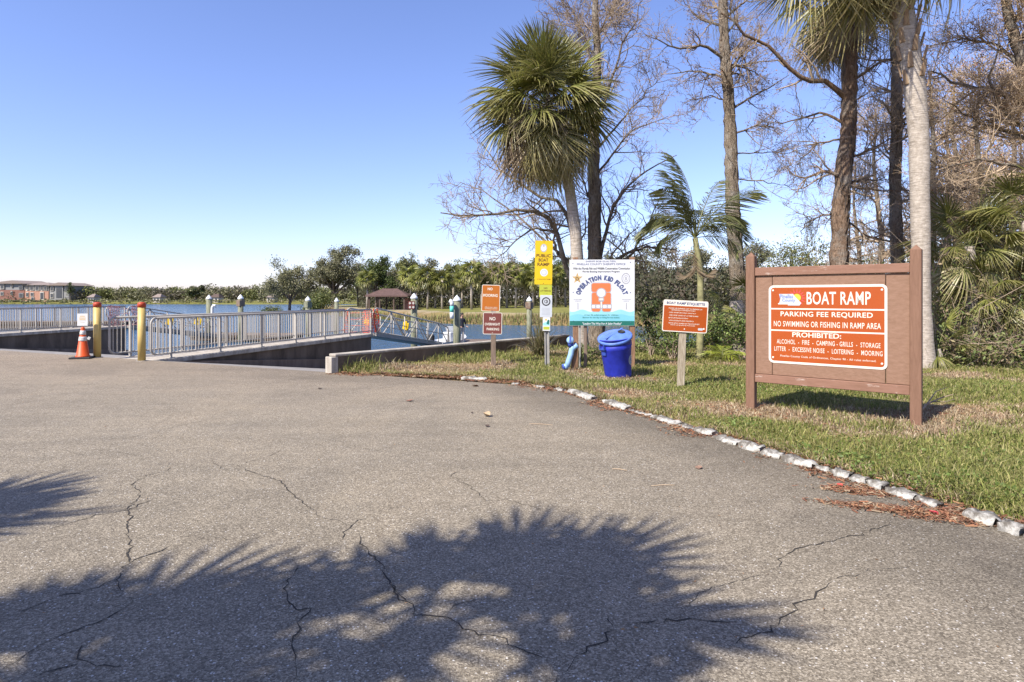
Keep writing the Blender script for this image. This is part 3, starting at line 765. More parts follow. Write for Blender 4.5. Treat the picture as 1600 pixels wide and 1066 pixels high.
# ------------------------------------------------------------------ lettering
_tc = {}
def glyphs(body, bold=0.0, spacing=1.0):
    key = (body, bold, spacing)
    if key in _tc: return _tc[key]
    cu = bpy.data.curves.new('txt', 'FONT'); cu.body = body; cu.size = 1; cu.offset = bold; cu.resolution_u = 3; cu.space_character = spacing
    o = bpy.data.objects.new('txt', cu)
    me = bpy.data.meshes.new_from_object(o)
    v = [tuple(x.co) for x in me.vertices]; f = [tuple(p.vertices) for p in me.polygons]
    bpy.data.objects.remove(o); bpy.data.curves.remove(cu); bpy.data.meshes.remove(me)
    _tc[key] = (v, f); return v, f
def lettering(body, mat, parent, cx, cy, wd, ht, z=0.003, bold=0.012, spacing=1.0, name='lettering', build=True):
    """text fitted to a wd x ht box centred on cx, cy in the plate's own x-z plane (front is -y)"""
    v, f = glyphs(body, bold, spacing)
    xs = [p[0] for p in v]; ys = [p[1] for p in v]; x0, x1, y0, y1 = min(xs), max(xs), min(ys), max(ys)
    m = MB(); m.add([((p[0] - x0) / (x1 - x0) * wd - wd / 2 + cx, -z, (p[1] - y0) / (y1 - y0) * ht - ht / 2 + cy) for p in v], f)
    return m.build(name, mat, parent)
def rrect(w_, h_, r, n=5):
    pts = []
    for cx, cy, a0 in ((w_ / 2 - r, h_ / 2 - r, 0), (-w_ / 2 + r, h_ / 2 - r, 90), (-w_ / 2 + r, -h_ / 2 + r, 180), (w_ / 2 - r, -h_ / 2 + r, 270)):
        for k in range(n + 1): a = R(a0 + 90 * k / n); pts.append((cx + r * math.cos(a), cy + r * math.sin(a)))
    return pts
TOXZ = Matrix(((1, 0, 0, 0), (0, 0, -1, 0), (0, 1, 0, 0), (0, 0, 0, 1)))     # plate x,y,z(out) -> x, z, -y
def plate(poly, z0, z1, mat, parent, name, cx=0, cy=0):
    return MB().prism([(x + cx, y + cy) for x, y in poly], z0, z1, TOXZ).build(name, mat, parent)
def disc(r, n=20, sx=1.0): return [(r * sx * math.cos(2 * math.pi * k / n), r * math.sin(2 * math.pi * k / n)) for k in range(n)]
def ringpoly(m, r0, r1, z, cx, cy, n=24, sx=1.0):
    vs = []
    for k in range(n):
        a = 2 * math.pi * k / n
        vs += [(cx + r0 * sx * math.cos(a), -z, cy + r0 * math.sin(a)), (cx + r1 * sx * math.cos(a), -z, cy + r1 * math.sin(a))]
    m.add(vs, [(2 * k, 2 * k + 1, (2 * k + 3) % (2 * n), (2 * k + 2) % (2 * n)) for k in range(n)])
def bolts(parent, pts, mat, z, r=.008):
    me = MB().lathe([(r, 0), (r, .003), (r * .5, .005), (0, .005)], 8, TOXZ).mesh('bolt', mat)
    for x, y in pts: obj('bolt', me, parent, (x, -z, y))
def framed(parent, w_, h_, r, face, cx, cy, rim=.012, thick=.004, rimmat=None, name='plate'):
    """white rounded sheet with a coloured face laid on it; returns the plate"""
    pl = plate(rrect(w_, h_, r), 0, thick, rimmat or M['cream'], parent, name, cx, cy)
    plate(rrect(w_ - 2 * rim, h_ - 2 * rim, max(.004, r - rim)), thick, thick + .001, face, pl, 'face', cx, cy)
    return pl

# ------------------------------------------------------------------ the big brown sign
def big_sign():
    Lp = Vector((2.957, 7.59)); Rp = Vector((4.27, 6.49)); v = Rp - Lp; W = v.length; ang = math.atan2(v.y, v.x)
    t = thing('park_sign', 'large brown wooden sign with an orange BOAT RAMP plate on two posts', 'sign', (Lp.x, Lp.y, 0.0), ang)
    a = .105
    for x in (0, W):
        zb = -.3
        m = MB(); m.bbox((x, 0, (1.91 + zb) / 2), (a, a, 1.91 - zb), .006); 
        m.add([(x - a / 2 + .004, -a / 2 + .004, 1.905), (x + a / 2 - .004, -a / 2 + .004, 1.905), (x + a / 2 - .004, a / 2 - .004, 1.905), (x - a / 2 + .004, a / 2 - .004, 1.905), (x, 0, 1.96)],
              [(0, 1, 4), (1, 2, 4), (2, 3, 4), (3, 0, 4)])
        m.build('post', M['brown_post'], t)
    x0, x1 = a / 2, W - a / 2; wd = x1 - x0
    MB().bbox((W / 2, .0, 1.715), (wd - .003, .075, .10), .005).build('top_rail', M['brown_chip'], t)
    MB().bbox((W / 2, .0, .415), (wd - .003, .075, .10), .005).build('bottom_rail', M['brown_chip'], t)
    j0, j1 = x0 + .20, x1 - .225
    zc, hh = (1.665 + .465) / 2, 1.665 - .465 - .006
    for (u0, u1, dy) in ((x0, j0, .012), (j0, j1, .009), (j1, x1, .014)):
        MB().bbox(((u0 + u1) / 2, dy, zc), (u1 - u0 - .006, .045, hh), .004).build('board', M['brown_paint'], t)
    yb = -.0145
    e = bpy.data.objects.new('sign_plate', MB().mesh('x', None)); 
    # plate
    pw, ph = 1.239, .93; cx = (0.1247 + 0.848) / 2 * W; cz = 1.08
    pl = MB().prism(rrect(pw, ph, .055, 8), 0, .004, TOXZ).build('sign_plate', M['cream'], t, (cx, yb, cz))
    bpy.data.objects.remove(e)
    rim = .026
    # three orange fields split by cream lines
    hh = ph - 2 * rim; zs = [hh / 2, hh / 2 - .245, hh / 2 - .262, hh / 2 - .502, hh / 2 - .519, -hh / 2]
    full = rrect(pw - 2 * rim, hh, .035, 6)
    def clip(poly, lo, hi): return [(x, min(max(y, lo), hi)) for x, y in poly]
    for lo, hi in ((zs[1], zs[0]), (zs[3], zs[2]), (zs[5], zs[4])):
        poly = clip(full, lo, hi); seen = []; 
        for p in poly:
            if not seen or (abs(p[0] - seen[-1][0]) + abs(p[1] - seen[-1][1])) > 1e-5: seen.append(p)
        # drop the points that collapsed on the clip line
        top = [p for p in seen if lo < p[1] < hi]; 
        xs = sorted({p[0] for p in seen if abs(p[1] - lo) < 1e-6}); xt = sorted({p[0] for p in seen if abs(p[1] - hi) < 1e-6})
        X = (pw - 2 * rim) / 2
        poly2 = []
        if hi == zs[0]: poly2 = [p for p in full if p[1] > 0] + [(-X, lo), (X, lo)]
        elif lo == zs[5]: poly2 = [(X, hi), (-X, hi)] + [p for p in full if p[1] < 0]
        else: poly2 = [(X, hi), (-X, hi), (-X, lo), (X, lo)]
        plate(poly2, .004, .005, M['orange'], pl, 'orange_field')
    z = .0065
    c = M['cream']
    lettering('BOAT RAMP', c, pl, .135, .312, .655, .148, z, .014, 1.06)
    lettering('PARKING FEE REQUIRED', c, pl, .0, .120, .965, .068, z, .014, 1.05)
    lettering('NO SWIMMING OR FISHING IN RAMP AREA', c, pl, .0, .007, 1.12, .066, z, .008, 1.1)
    lettering('PROHIBITED:', c, pl, -.09, -.118, .52, .058, z, .016)
    lettering('ALCOHOL  -  FIRE  -  CAMPING - GRILLS  -  STORAGE', c, pl, .015, -.205, 1.08, .054, z, .006, 1.12)
    lettering('LITTER  -  EXCESSIVE NOISE  -  LOITERING  -  MOORING', c, pl, .01, -.292, 1.13, .054, z, .006, 1.12)
    lettering('Pinellas County Code of Ordinances, Chapter 90 - All rules enforced.', c, pl, .015, -.378, 1.0, .030, z, .004, 1.1)
    bolts(pl, [(-pw / 2 + .05, ph / 2 - .06), (pw / 2 - .05, ph / 2 - .06), (-pw / 2 + .05, -ph / 2 + .065), (pw / 2 - .05, -ph / 2 + .065)], c, .005, .012)
    # county emblem: half sun with rays behind two lines of script over a bar
    MB().prism([(x, y) for x, y in disc(.045, 20)], .006, .0065, TOXZ @ Matrix.Translation((-.30, .318, 0))).build('emblem_sun', M['sun_yellow'], pl)
    for k in range(9):
        an = R(-62 + 23.5 * k + 10); r0, r1 = .058, .108
        d0 = Vector((math.cos(an), math.sin(an))); n_ = Vector((-d0.y, d0.x)) * .008
        pts = [d0 * r0 + n_, d0 * r0 - n_, d0 * r1]
        MB().prism([(p.x - .30, p.y + .318) for p in pts], .006, .0065, TOXZ).build('emblem_ray', M['sun_red'], pl)
    plate([(-.50, .362), (-.34, .362), (-.325, .335), (-.25, .255), (-.27, .225), (-.40, .225), (-.40, .248), (-.50, .248), (-.485, .30)], .0066, .0071, M['silver'], pl, 'emblem_ground')
    lettering('Pinellas', M['logo_blue'], pl, -.415, .333, .15, .048, .0078, .03, 1, 'emblem_script')
    lettering('County', M['logo_blue'], pl, -.39, .283, .15, .046, .0078, .03, 1, 'emblem_script')
    plate([(-.51, .238), (-.38, .238), (-.38, .252), (-.51, .252)], .0072, .0076, c, pl, 'emblem_bar')
big_sign()

# ------------------------------------------------------------------ etiquette sign
def etiquette():
    g = G(1065, 602, .06)
    t = thing('etiquette_sign', 'tilted orange notice with a white header on a weathered grey wooden post', 'sign', (g.x, g.y, 0.0), -0.12)
    tilt = bpy.data.objects
    MB().bbox((.015, .05, .66), (.105, .09, 1.38), .006, Matrix.Rotation(.035, 4, 'Y')).build('post', M['old_wood'], t)
    pl = MB().prism(rrect(.67, .485, .03), 0, .004, TOXZ).build('sign_plate', M['cream'], t, (.05, -.01, 1.112), (0, .055, 0))
    W_, H_ = .67, .485
    poly = [(x, y) for x, y in rrect(W_ - .028, H_ - .028, .02)]
    plate([(.321, .155), (-.321, .155)] + [p for p in poly if p[1] < 0], .004, .005, M['orange'], pl, 'orange_field')
    lettering('BOAT RAMP ETIQUETTE', M['navy'], pl, 0, .192, .57, .045, .006, .03)
    ln = [('PLEASE USE PARKING LOT TO PREPARE OR', .0, .115, .50), ('UNPREPARE A TOW BOAT ONLY', -.03, .088, .36), ('KEEP RAMP MOVING QUICKLY', -.04, .048, .40), ('USE ONE LANE AT A TIME RAMP', -.02, .008, .43),
          ('BE COURTEOUS & PATIENT', -.10, -.032, .29), ('UNLOAD BOATS AND PROMPTLY', -.05, -.072, .37), ('MOVE AWAY WHEN ON THE COURTESY', -.01, -.112, .46), ('DOCK AS QUICK AS YOU CAN', -.03, -.140, .36)]
    for s, x, y, wd in ln: lettering(s, M['cream'], pl, x, y, wd, .017, .006, .014)
    bolts(pl, [(0, -.195), (0, .226)], M['cream'], .005, .01)
    plate(rrect(.07, .035, .01), .005, .0056, M['silver'], pl, 'emblem', .235, -.185)
    plate(disc(.014, 12), .005, .0057, M['cream'], pl, 'emblem', .285, -.175)
etiquette()

# ------------------------------------------------------------------ no mooring / no overnight parking
def mooring():
    g = G(771, 569, .06)
    t = thing('mooring_sign', 'ochre no mooring and maroon no overnight parking plates on one wooden post', 'sign', (g.x, g.y, 0), 0.03)
    MB().bbox((0, .05, .72), (.10, .09, 1.7), .006).build('post', M['grey_wood'], t)
    dep = g.y; zc = lambda py: CAMZ - (py - HY) * dep / F; xc = lambda px: (px - 771) * dep / F
    pl = framed(t, .37, .535, .03, M['orange2'], 0, 0); pl.location = (xc(767), 0, zc(466)); pl.rotation_euler = (0, .03, 0)
    lettering('NO', M['cream'], pl, -.02, .185, .10, .055, .0065, .03)
    lettering('MOORING', M['cream'], pl, -.01, .055, .29, .058, .0065, .025)
    lettering('PINELLAS COUNTY CODE OF', M['cream'], pl, .01, -.185, .25, .018, .0065, .012)
    lettering('ORDINANCES CHAPTER 90', M['cream'], pl, .01, -.215, .25, .018, .0065, .012)
    bolts(pl, [(0, .24), (.03, -.25)], M['black'], .005)
    pl = framed(t, .385, .44, .03, M['maroon'], 0, 0); pl.location = (xc(769.5), 0, zc(505.5)); pl.rotation_euler = (0, .015, 0)
    lettering('NO', M['cream'], pl, -.0, .095, .12, .07, .0065, .025)
    lettering('OVERNIGHT', M['cream'], pl, -.0, -.015, .31, .052, .0065, .02)
    lettering('PARKING', M['cream'], pl, .01, -.115, .25, .052, .0065, .02)
    bolts(pl, [(0, .19), (0, -.19)], M['cream'], .005)
mooring()

# ------------------------------------------------------------------ yellow public boat ramp sign with stacked plates
def seal(parent, cx, cy, r, mat_in, mat_ring, z=.006, sx=1.0):
    plate([(x + cx, y + cy) for x, y in disc(r, 24, sx)], z, z + .0004, mat_ring, parent, 'seal')
    plate([(x + cx, y + cy) for x, y in disc(r * .8, 24, sx)], z + .0005, z + .0009, mat_in, parent, 'seal_field')
def yellow_sign():
    g = G(855, 572, .06); dep = g.y
    t = thing('ramp_sign', 'tall yellow public boat ramp sign with smaller plates on a metal channel post', 'sign', (g.x, g.y, 0), -.05)
    zc = lambda py: CAMZ - (py - HY) * dep / F; xc = lambda px: (px - 855) * dep / F
    m = MB()
    for x, y, sx, sy in ((0, .03, .05, .006), (-.025, .018, .006, .03), (.025, .018, .006, .03), (-.036, .004, .022, .005), (.036, .004, .022, .005)):
        m.box((x, y + .015, 1.1), (sx, sy, 2.75))
    m.build('channel_post', M['galv_dull'], t, None, (0, -.012, 0))
    pl = framed(t, .345, .86, .025, M['yellow'], 0, 0, .004, rimmat=M['yellow']); pl.location = (xc(849.5), -.006, zc(410.5)); pl.rotation_euler = (0, .02, 0)
    for s, y, wd in (('PUBLIC', .135, .28), ('BOAT', .05, .19), ('RAMP', -.035, .235)): lettering(s, M['darkbrown'], pl, -.005, y, wd, .066, .0065, .03)
    seal(pl, -.005, .285, .082, M['white'], M['grey_print'], .005, .78)
    plate([(x - .005, y + .27) for x, y in disc(.048, 12, .7)], .0062, .0066, M['pvc_white'], pl, 'emblem'); plate([(x - .005, y + .325) for x, y in disc(.022, 10, .9)], .0067, .007, M['grey_print'], pl, 'emblem')
    seal(pl, .01, -.195, .075, M['silver'], M['white'], .005); plate([(x + .01, y - .195) for x, y in disc(.035, 7)], .0062, .0066, M['white'], pl, 'emblem')
    lettering('A SHALLOW RAMP', M['darkbrown'], pl, .01, -.325, .27, .02, .0065, .01)
    bolts(pl, [(0, .405), (0, -.405)], M['black'], .005)
    pl = framed(t, .245, .27, .01, M['lime'], 0, 0, .003, rimmat=M['lime']); pl.location = (xc(852.5), -.001, zc(454)); pl.rotation_euler = (0, .02, 0)
    lettering('NO', M['darkbrown'], pl, .0, .045, .07, .032, .0065, .02); lettering('LITTERING', M['darkbrown'], pl, .0, -.008, .20, .03, .0065, .02); lettering('$100 FINE', M['lime'], pl, 0, -.06, .1, .02, .0065)
    pl = framed(t, .235, .43, .01, M['silver'], 0, 0, .004, rimmat=M['white']); pl.location = (xc(853.2), -.006, zc(478.5)); pl.rotation_euler = (0, .015, 0)
    m = MB(); ringpoly(m, .062, .085, .0062, 0, .09); ringpoly(m, .025, .036, .0062, 0, .09); m.box((.012, -.0062, .09), (.012, .0005, .05)); m.build('seal', M['black'], pl)
    for k in range(6): MB().box((0, -.0062, -.04 - .025 * k), (.16, .0005, .005)).build('print_line', M['grey_print'], pl)
    pl = framed(t, .145, .265, .008, M['white'], 0, 0, .003); pl.location = (xc(853.8), -.006, zc(506.5)); pl.rotation_euler = (0, .01, 0)
    plate([(-.065, -.03), (.065, -.03), (.065, .03), (.02, .05), (-.065, .02)], .005, .0055, M['aqua'], pl, 'picture_water')
    plate([(.0, .0), (.05, -.01), (.06, .07), (.03, .09), (.015, .06)], .0056, .006, M['teal'], pl, 'picture_palm'); plate(disc(.02, 10), .0056, .006, M['sun_yellow'], pl, 'picture_sun', -.01, .085)
    plate([(-.06, -.11), (.06, -.11), (.06, -.05), (-.06, -.05)], .005, .0055, M['lime'], pl, 'picture_base')
yellow_sign()

# ------------------------------------------------------------------ white life-vest sign
def float_sign():
    dep = 11.8; zc = lambda py: CAMZ - (py - HY) * dep / F; xc = lambda px: (px - 800) * dep / F
    x0 = xc(940.5)
    t = thing('life_vest_sign', 'square white sign with an orange life vest on two brown posts', 'sign', (x0, dep, 0), -.04)
    ztop = zc(414)
    for x, w_ in ((-.50, .10), (.585, .10)):
        MB().bbox((x, .06, (ztop + .0) / 2), (w_, .10, ztop + .3), .006).build('post', M['brown_wood'], t)
    MB().bbox((-.42, .035, .6), (.035, .02, 1.2), .003).build('metal_strip', M['galv_dull'], t)
    MB().bbox((-.31, .05, .42), (.06, .05, .95), .006).build('stake', M['grey_wood'], t)
    W_, H_ = 1.245, 1.27; zc_ = zc(457.5)
    pl = MB().prism(rrect(W_, H_, .006), 0, .006, TOXZ).build('sign_board', M['white'], t, (0, 0, zc_))
    S = W_ / 1020 * 1.115   # one pixel of the 1020 px crop, in metres
    def q(x, y): return ((x - 520) * S, -(y - 545) * S)
    # waves and green footer
    wave = [q(62, 948)] + [q(62 + 920 * k / 24, 800 + 18 * math.sin(k * .9 + .5)) for k in range(25)] + [q(982, 948)]
    bx = W_ / 2 - .004
    wave = [(max(-bx, min(bx, x)), y) for x, y in wave]; plate(wave[::-1], .006, .0065, M['aqua'], pl, 'wave')
    wave2 = [q(62, 946)] + [q(62 + 920 * k / 24, 862 + 14 * math.sin(k * .8 + 2.2)) for k in range(25)] + [q(982, 946)]
    wave2 = [(max(-bx, min(bx, x)), y) for x, y in wave2]; plate(wave2[::-1], .0066, .0069, M['aqua_d'], pl, 'wave')
    yb = -H_ / 2 + .004; yt = q(0, 944)[1]
    plate([(bx, yt), (-bx, yt), (-bx, yb), (bx, yb)], .007, .0075, M['teal'], pl, 'footer')
    Z = .0085
    def line(s, mat, x, y, wpx, hpx, bold=.01): a, b_ = q(x, y); lettering(s, mat, pl, a, b_, wpx * S, hpx * S, Z, bold)
    line('SHERIFF BOB GUALTIERI,', M['navy'], 505, 105, 430, 26, .004); line("PINELLAS COUNTY SHERIFF'S OFFICE", M['navy'], 508, 142, 680, 28, .004)
    line('With the Florida Fish and Wildlife Conservation Commission', M['black'], 512, 203, 800, 32, .012); line('Florida Boating Improvement Program', M['black'], 508, 250, 520, 32, .012)
    line('A loan life jacket program for children.', M['teal'], 512, 862, 480, 26, .014); line('Borrow for the day or bring for the season.', M['teal'], 510, 898, 520, 28, .014)
    line('"Leading The Way For A Safer Pinellas"', M['white'], 520, 985, 550, 40, .02)
    for xx in (182, 862): line('SPONSORED', M['grey_print'], xx, 640, 120, 14, .002); line('IN PART BY', M['grey_print'], xx, 664, 80, 14, .002); line('I', M['grey_print'], xx, 735, 10, 90, .0)
    # arched title
    m = MB(); s_ = 'OPERATION KID FLOAT'; wid = []
    for ch in s_:
        if ch == ' ': wid.append(34); continue
        wid.append({'I': 30, 'E': 46, 'F': 46, 'L': 44, 'K': 54, 'D': 52, 'R': 52, 'P': 50, 'T': 48}.get(ch, 55))
    r_ = 352; tot = sum(wid); acc = 0; cxp, cyp = 517, 668; span = R(146)
    for ch, wv in zip(s_, wid):
        mid = (acc + wv / 2) / tot; acc += wv
        if ch == ' ': continue
        an = math.pi / 2 + span / 2 - span * mid
        v, f = glyphs(ch, .075); xs = [p[0] for p in v]; ys = [p[1] for p in v]; xa, xb, ya, yb_ = min(xs), max(xs), min(ys), max(ys)
        vs = []
        cw = wv * .90
        for p in v:
            lx = ((p[0] - xa) / max(1e-6, xb - xa) - .5) * cw; ly = ((p[1] - ya) / (yb_ - ya) - .5) * 74
            rr = r_ + ly
            px_ = cxp + rr * math.cos(an) + lx * math.sin(an); py_ = cyp - rr * math.sin(an) * .95 + lx * math.cos(an)
            a, b_ = q(px_, py_); vs.append((a, -Z, b_))
        m.add(vs, f)
    m.build('arched_lettering', M['navy'], pl)
    # life vest
    def pp(l): return [q(x, y) for x, y in l][::-1]
    def rr_(x0, y0, x1, y1, r): c = ((x0 + x1) / 2, (y0 + y1) / 2); return [q(c[0] + x, c[1] - y) for x, y in rrect(x1 - x0, y1 - y0, r)]
    plate(rr_(366, 402, 652, 542, 34), .006, .0066, M['grey_print'], pl, 'vest_outline'); plate(rr_(376, 412, 642, 534, 28), .0067, .0071, M['vest'], pl, 'vest_collar')
    for a, b_ in ((370, 505), (517, 652)):
        plate(rr_(a, 536, b_, 818, 34), .0066, .007, M['grey_print'], pl, 'vest_outline'); plate(rr_(a + 9, 543, b_ - 9, 810, 28), .0071, .0075, M['vest'], pl, 'vest_panel')
    plate(rr_(366, 708, 656, 770, 8), .0076, .0078, M['grey_print'], pl, 'vest_strap'); 
    for a, b_ in ((376, 425), (440, 492), (532, 588), (600, 648)): plate(rr_(a, 718, b_, 762, 12), .0079, .0082, M['white'], pl, 'vest_band')
    c_ = q(510, 548); plate([(x + c_[0], y + c_[1]) for x, y in disc(70 * S, 24)], .0076, .0079, M['grey_print'], pl, 'neck_outline'); plate([(x + c_[0], y + c_[1]) for x, y in disc(58 * S, 24)], .008, .0083, M['white'], pl, 'neck_hole')
    plate(rr_(470, 612, 550, 672, 16), .0084, .0087, M['grey_print'], pl, 'buckle'); plate(rr_(482, 626, 538, 652, 8), .0088, .009, M['cream'], pl, 'buckle_face'); plate(rr_(502, 672, 520, 760, 4), .0084, .0086, M['cream'], pl, 'cord')
    # star badge and seal
    st = []
    for k in range(10):
        rr0 = 82 if k % 2 == 0 else 34; an = math.pi / 2 + k * math.pi / 5; st.append(q(174 + rr0 * math.cos(an) * .95, 342 - rr0 * math.sin(an)))
    plate(st, .006, .0068, M['gold'], pl, 'star_badge'); a = q(172, 350); plate([(x + a[0], y + a[1]) for x, y in disc(24 * S, 12)], .0069, .0073, M['darkbrown'], pl, 'star_centre'); plate([(x + a[0], y + a[1]) for x, y in disc(15 * S, 12)], .0074, .0078, M['gold'], pl, 'star_centre')
    a = q(856, 346); seal(pl, a[0], a[1], 80 * S, M['white'], M['grey_print'], .006, .78); m = MB(); ringpoly(m, 40 * S, 48 * S, .0076, a[0], a[1], 20, .75); m.box((a[0], -.0076, a[1]), (20 * S, .0004, 50 * S)); m.build('seal_detail', M['grey_print'], pl)
    bolts(pl, [q(110, 130), q(918, 116), q(116, 540), q(918, 542), q(120, 945), q(922, 968)], M['navy'], .008, .009)
float_sign()

# ------------------------------------------------------------------ bin and fishing line tube
def bin_():
    g = G(966, 588, .05)
    t = thing('trash_can', 'round blue plastic trash can with a pale blue lid set askew', 'trash can', (g.x + .02, g.y + .1, hz(g.x, g.y) - .01), 0)
    t.rotation_euler = (R(2), R(-6), R(10))
    H = .66
    MB().lathe([(.0, .004), (.215, .004), (.225, .03), (.262, H - .17), (.266, H - .165), (.268, H - .10), (.262, H - .095), (.268, H - .09), (.272, H), (.282, H + .004), (.282, H + .02), (.265, H + .02), (.25, H - .02), (.215, .03), (0, .03)], 36).build('body', M['bin'], t, smooth=True)
    for an in (R(200), R(20)):
        Mx = Matrix.Rotation(an, 4, 'Z')
        m = MB()
        m.bbox((.285, 0, H - .135), (.05, .13, .03), .008); m.bbox((.30, .055, H - .10), (.03, .018, .09), .005); m.bbox((.30, -.055, H - .10), (.03, .018, .09), .005)
        m.bbox((.268, 0, H - .20), (.02, .1, .09), .006)
        m.v = [tuple(Mx @ Vector(p)) for p in m.v]; m.build('handle', M['pvc_dark'], t)
    ld = MB().lathe([(.295, -.035), (.302, -.03), (.302, .0), (.29, .012), (.268, .014), (.255, .02), (.2, .05), (.1, .066), (0, .07)], 36).build('lid', M['lid'], t, (0.0, 0, H + .045), (R(15), R(-9), 0), True)
    MB().bbox((0, 0, .066), (.46, .035, .012), .004, Matrix.Rotation(.5, 4, 'Z')).build('lid_ridge', M['lid'], ld)
    MB().lathe([(.062, .055), (.062, .068), (.05, .069), (.05, .058), (0, .058)], 20).build('lid_hole', M['rubber'], ld, (.11, -.03, .012), (R(0), R(10), 0), True)
    # round sticker on the curved side
    m = MB(); an0 = R(-38); n = 10
    for r0, r1, mt, dr in ((0, .085, M['silver'], .004), (.05, .062, M['logo_blue'], .006), (.0, .026, M['logo_blue'], .006)):
        m = MB(); vs = []; K = 24
        for k in range(K):
            for rr in (r0, r1):
                a = 2 * math.pi * k / K; u = rr * math.cos(a); zz = .30 + rr * math.sin(a) * 1.05; rad = .225 + (.262 - .225) * (zz - .03) / (H - .2) + dr
                th = an0 + u / rad; vs.append((rad * math.cos(th), rad * math.sin(th), zz))
        m.add(vs, [(2 * k, 2 * k + 1, (2 * k + 3) % (2 * K), (2 * k + 2) % (2 * K)) for k in range(K)])
        m.build('sticker', mt, t)
bin_()
def line_tube():
    g = G(888, 577, .05); x, y = g.x, g.y; z = hz(x, y)
    t = thing('line_recycling_tube', 'pale blue fishing line tube leaning on a short wooden stake', 'recycling tube', (x, y, z))
    MB().bbox((.12, .07, .22), (.08, .08, .62), .008, Matrix.Rotation(.12, 4, 'Y')).build('stake', M['brown_wood'], t)
    MB().tube([(-.02, -.02, .06), (.0, -.01, .16), (.05, 0, .30), (.07, 0, .40), (.085, 0, .46)], [.05, .052, .052, .054, .056], 16).build('pipe', M['pvc_blue'], t, smooth=True)
    MB().tube([(.07, 0, .38), (.12, .0, .44), (.17, 0, .47)], [.05, .05, .055], 14).build('side_arm', M['pvc_blue'], t, smooth=True)
    MB().tube([(.05, 0, .44), (.04, -.01, .53)], [.05, .056], 16).build('neck', M['pvc_dark'], t, smooth=True)
    cp = MB().lathe([(.0, .0), (.066, .0), (.07, .02), (.06, .045), (0, .06)], 20).build('cap', M['pvc_blue'], t, (.035, -.02, .56), (R(70), 0, R(-8)), True)
    MB().bbox((0, 0, .062), (.03, .13, .012), .004).build('cap_slot', M['pvc_dark'], cp)
    MB().tube([(-.10, -.05, .06), (-.02, -.02, .08)], [.06, .052], 16).build('foot_elbow', M['pvc_blue'], t, smooth=True)
    MB().tube([(-.115, -.055, .055), (-.09, -.05, .06)], [.05, .066], 16).build('foot_opening_dark', M['pvc_dark'], t, smooth=True)  # solid end piece; the darkness of the open pipe end is its colour
line_tube()

# ------------------------------------------------------------------ vegetation tools
def resample(pts, k):
    p = np.array([tuple(x) for x in pts], float); s = np.r_[0, np.cumsum(np.linalg.norm(np.diff(p, axis=0), axis=1))]
    q = np.linspace(0, s[-1], k); return np.stack([np.interp(q, s, p[:, i]) for i in range(3)], 1)
def unit(v): return v / (np.linalg.norm(v, axis=-1, keepdims=True) + 1e-9)
def spawn(pp, pr, per, tmin, ang, length, rg, up=0.15, wander=0.22, K=6, rf=0.6, rmax=1.0, tip=0.3, zmin=None):
    N, Kp, _ = pp.shape; idx = np.repeat(np.arange(N), per); n = len(idx)
    t = rg.uniform(tmin, 1, n) * (Kp - 1); i0 = np.minimum(t.astype(int), Kp - 2); fr = (t - i0)[:, None]
    a = pp[idx, i0]; b = pp[idx, i0 + 1]; pos = a + (b - a) * fr; tan = unit(b - a)
    r = pr[idx, i0] * (1 - fr[:, 0]) + pr[idx, i0 + 1] * fr[:, 0]
    rv = rg.normal(size=(n, 3)); perp = unit(rv - tan * np.sum(rv * tan, 1, keepdims=True))
    th = np.radians(rg.uniform(ang[0], ang[1], n))[:, None]
    dr = unit(tan * np.cos(th) + perp * np.sin(th) + np.array([0, 0, up]))
    L = rg.uniform(length[0], length[1], n) * (1.15 - 0.6 * t / (Kp - 1)); st = (L / (K - 1))[:, None]
    out = np.zeros((n, K, 3)); out[:, 0] = pos
    for k in range(1, K):
        out[:, k] = out[:, k - 1] + dr * st
        dr = unit(dr + rg.normal(size=(n, 3)) * wander + np.array([0, 0, up * .25]))
    r0 = np.minimum(r * rf, rmax); rad = r0[:, None] * np.linspace(1, tip, K)[None, :]
    if zmin is not None:
        out[:, :, 2] = np.maximum(out[:, :, 2], zmin)
    return out, rad
def tubes(pp, pr, n=3):
    N, K, _ = pp.shape
    tan = np.empty_like(pp); tan[:, 1:-1] = pp[:, 2:] - pp[:, :-2]; tan[:, 0] = pp[:, 1] - pp[:, 0]; tan[:, -1] = pp[:, -1] - pp[:, -2]; tan = unit(tan)
    ref = np.tile(np.array([0.31, 0.67, 0.11]), (N, K, 1)); a = unit(np.cross(tan, ref)); b = np.cross(tan, a)
    th = 2 * np.pi * np.arange(n) / n
    V = pp[:, :, None, :] + pr[:, :, None, None] * (a[:, :, None, :] * np.cos(th)[None, None, :, None] + b[:, :, None, :] * np.sin(th)[None, None, :, None])
    base = (np.arange(N)[:, None, None] * K + np.arange(K - 1)[None, :, None]) * n; k = np.arange(n)[None, None, :]; k2 = (k + 1) % n
    Fc = np.stack([base + k, base + k2, base + n + k2, base + n + k], -1).reshape(-1, 4)
    return V.reshape(-1, 3), Fc
def cat(parts):
    V = []; Fc = []; o = 0
    for v, f in parts: V.append(v); Fc.append(f + o); o += len(v)
    return np.concatenate(V), np.concatenate(Fc)
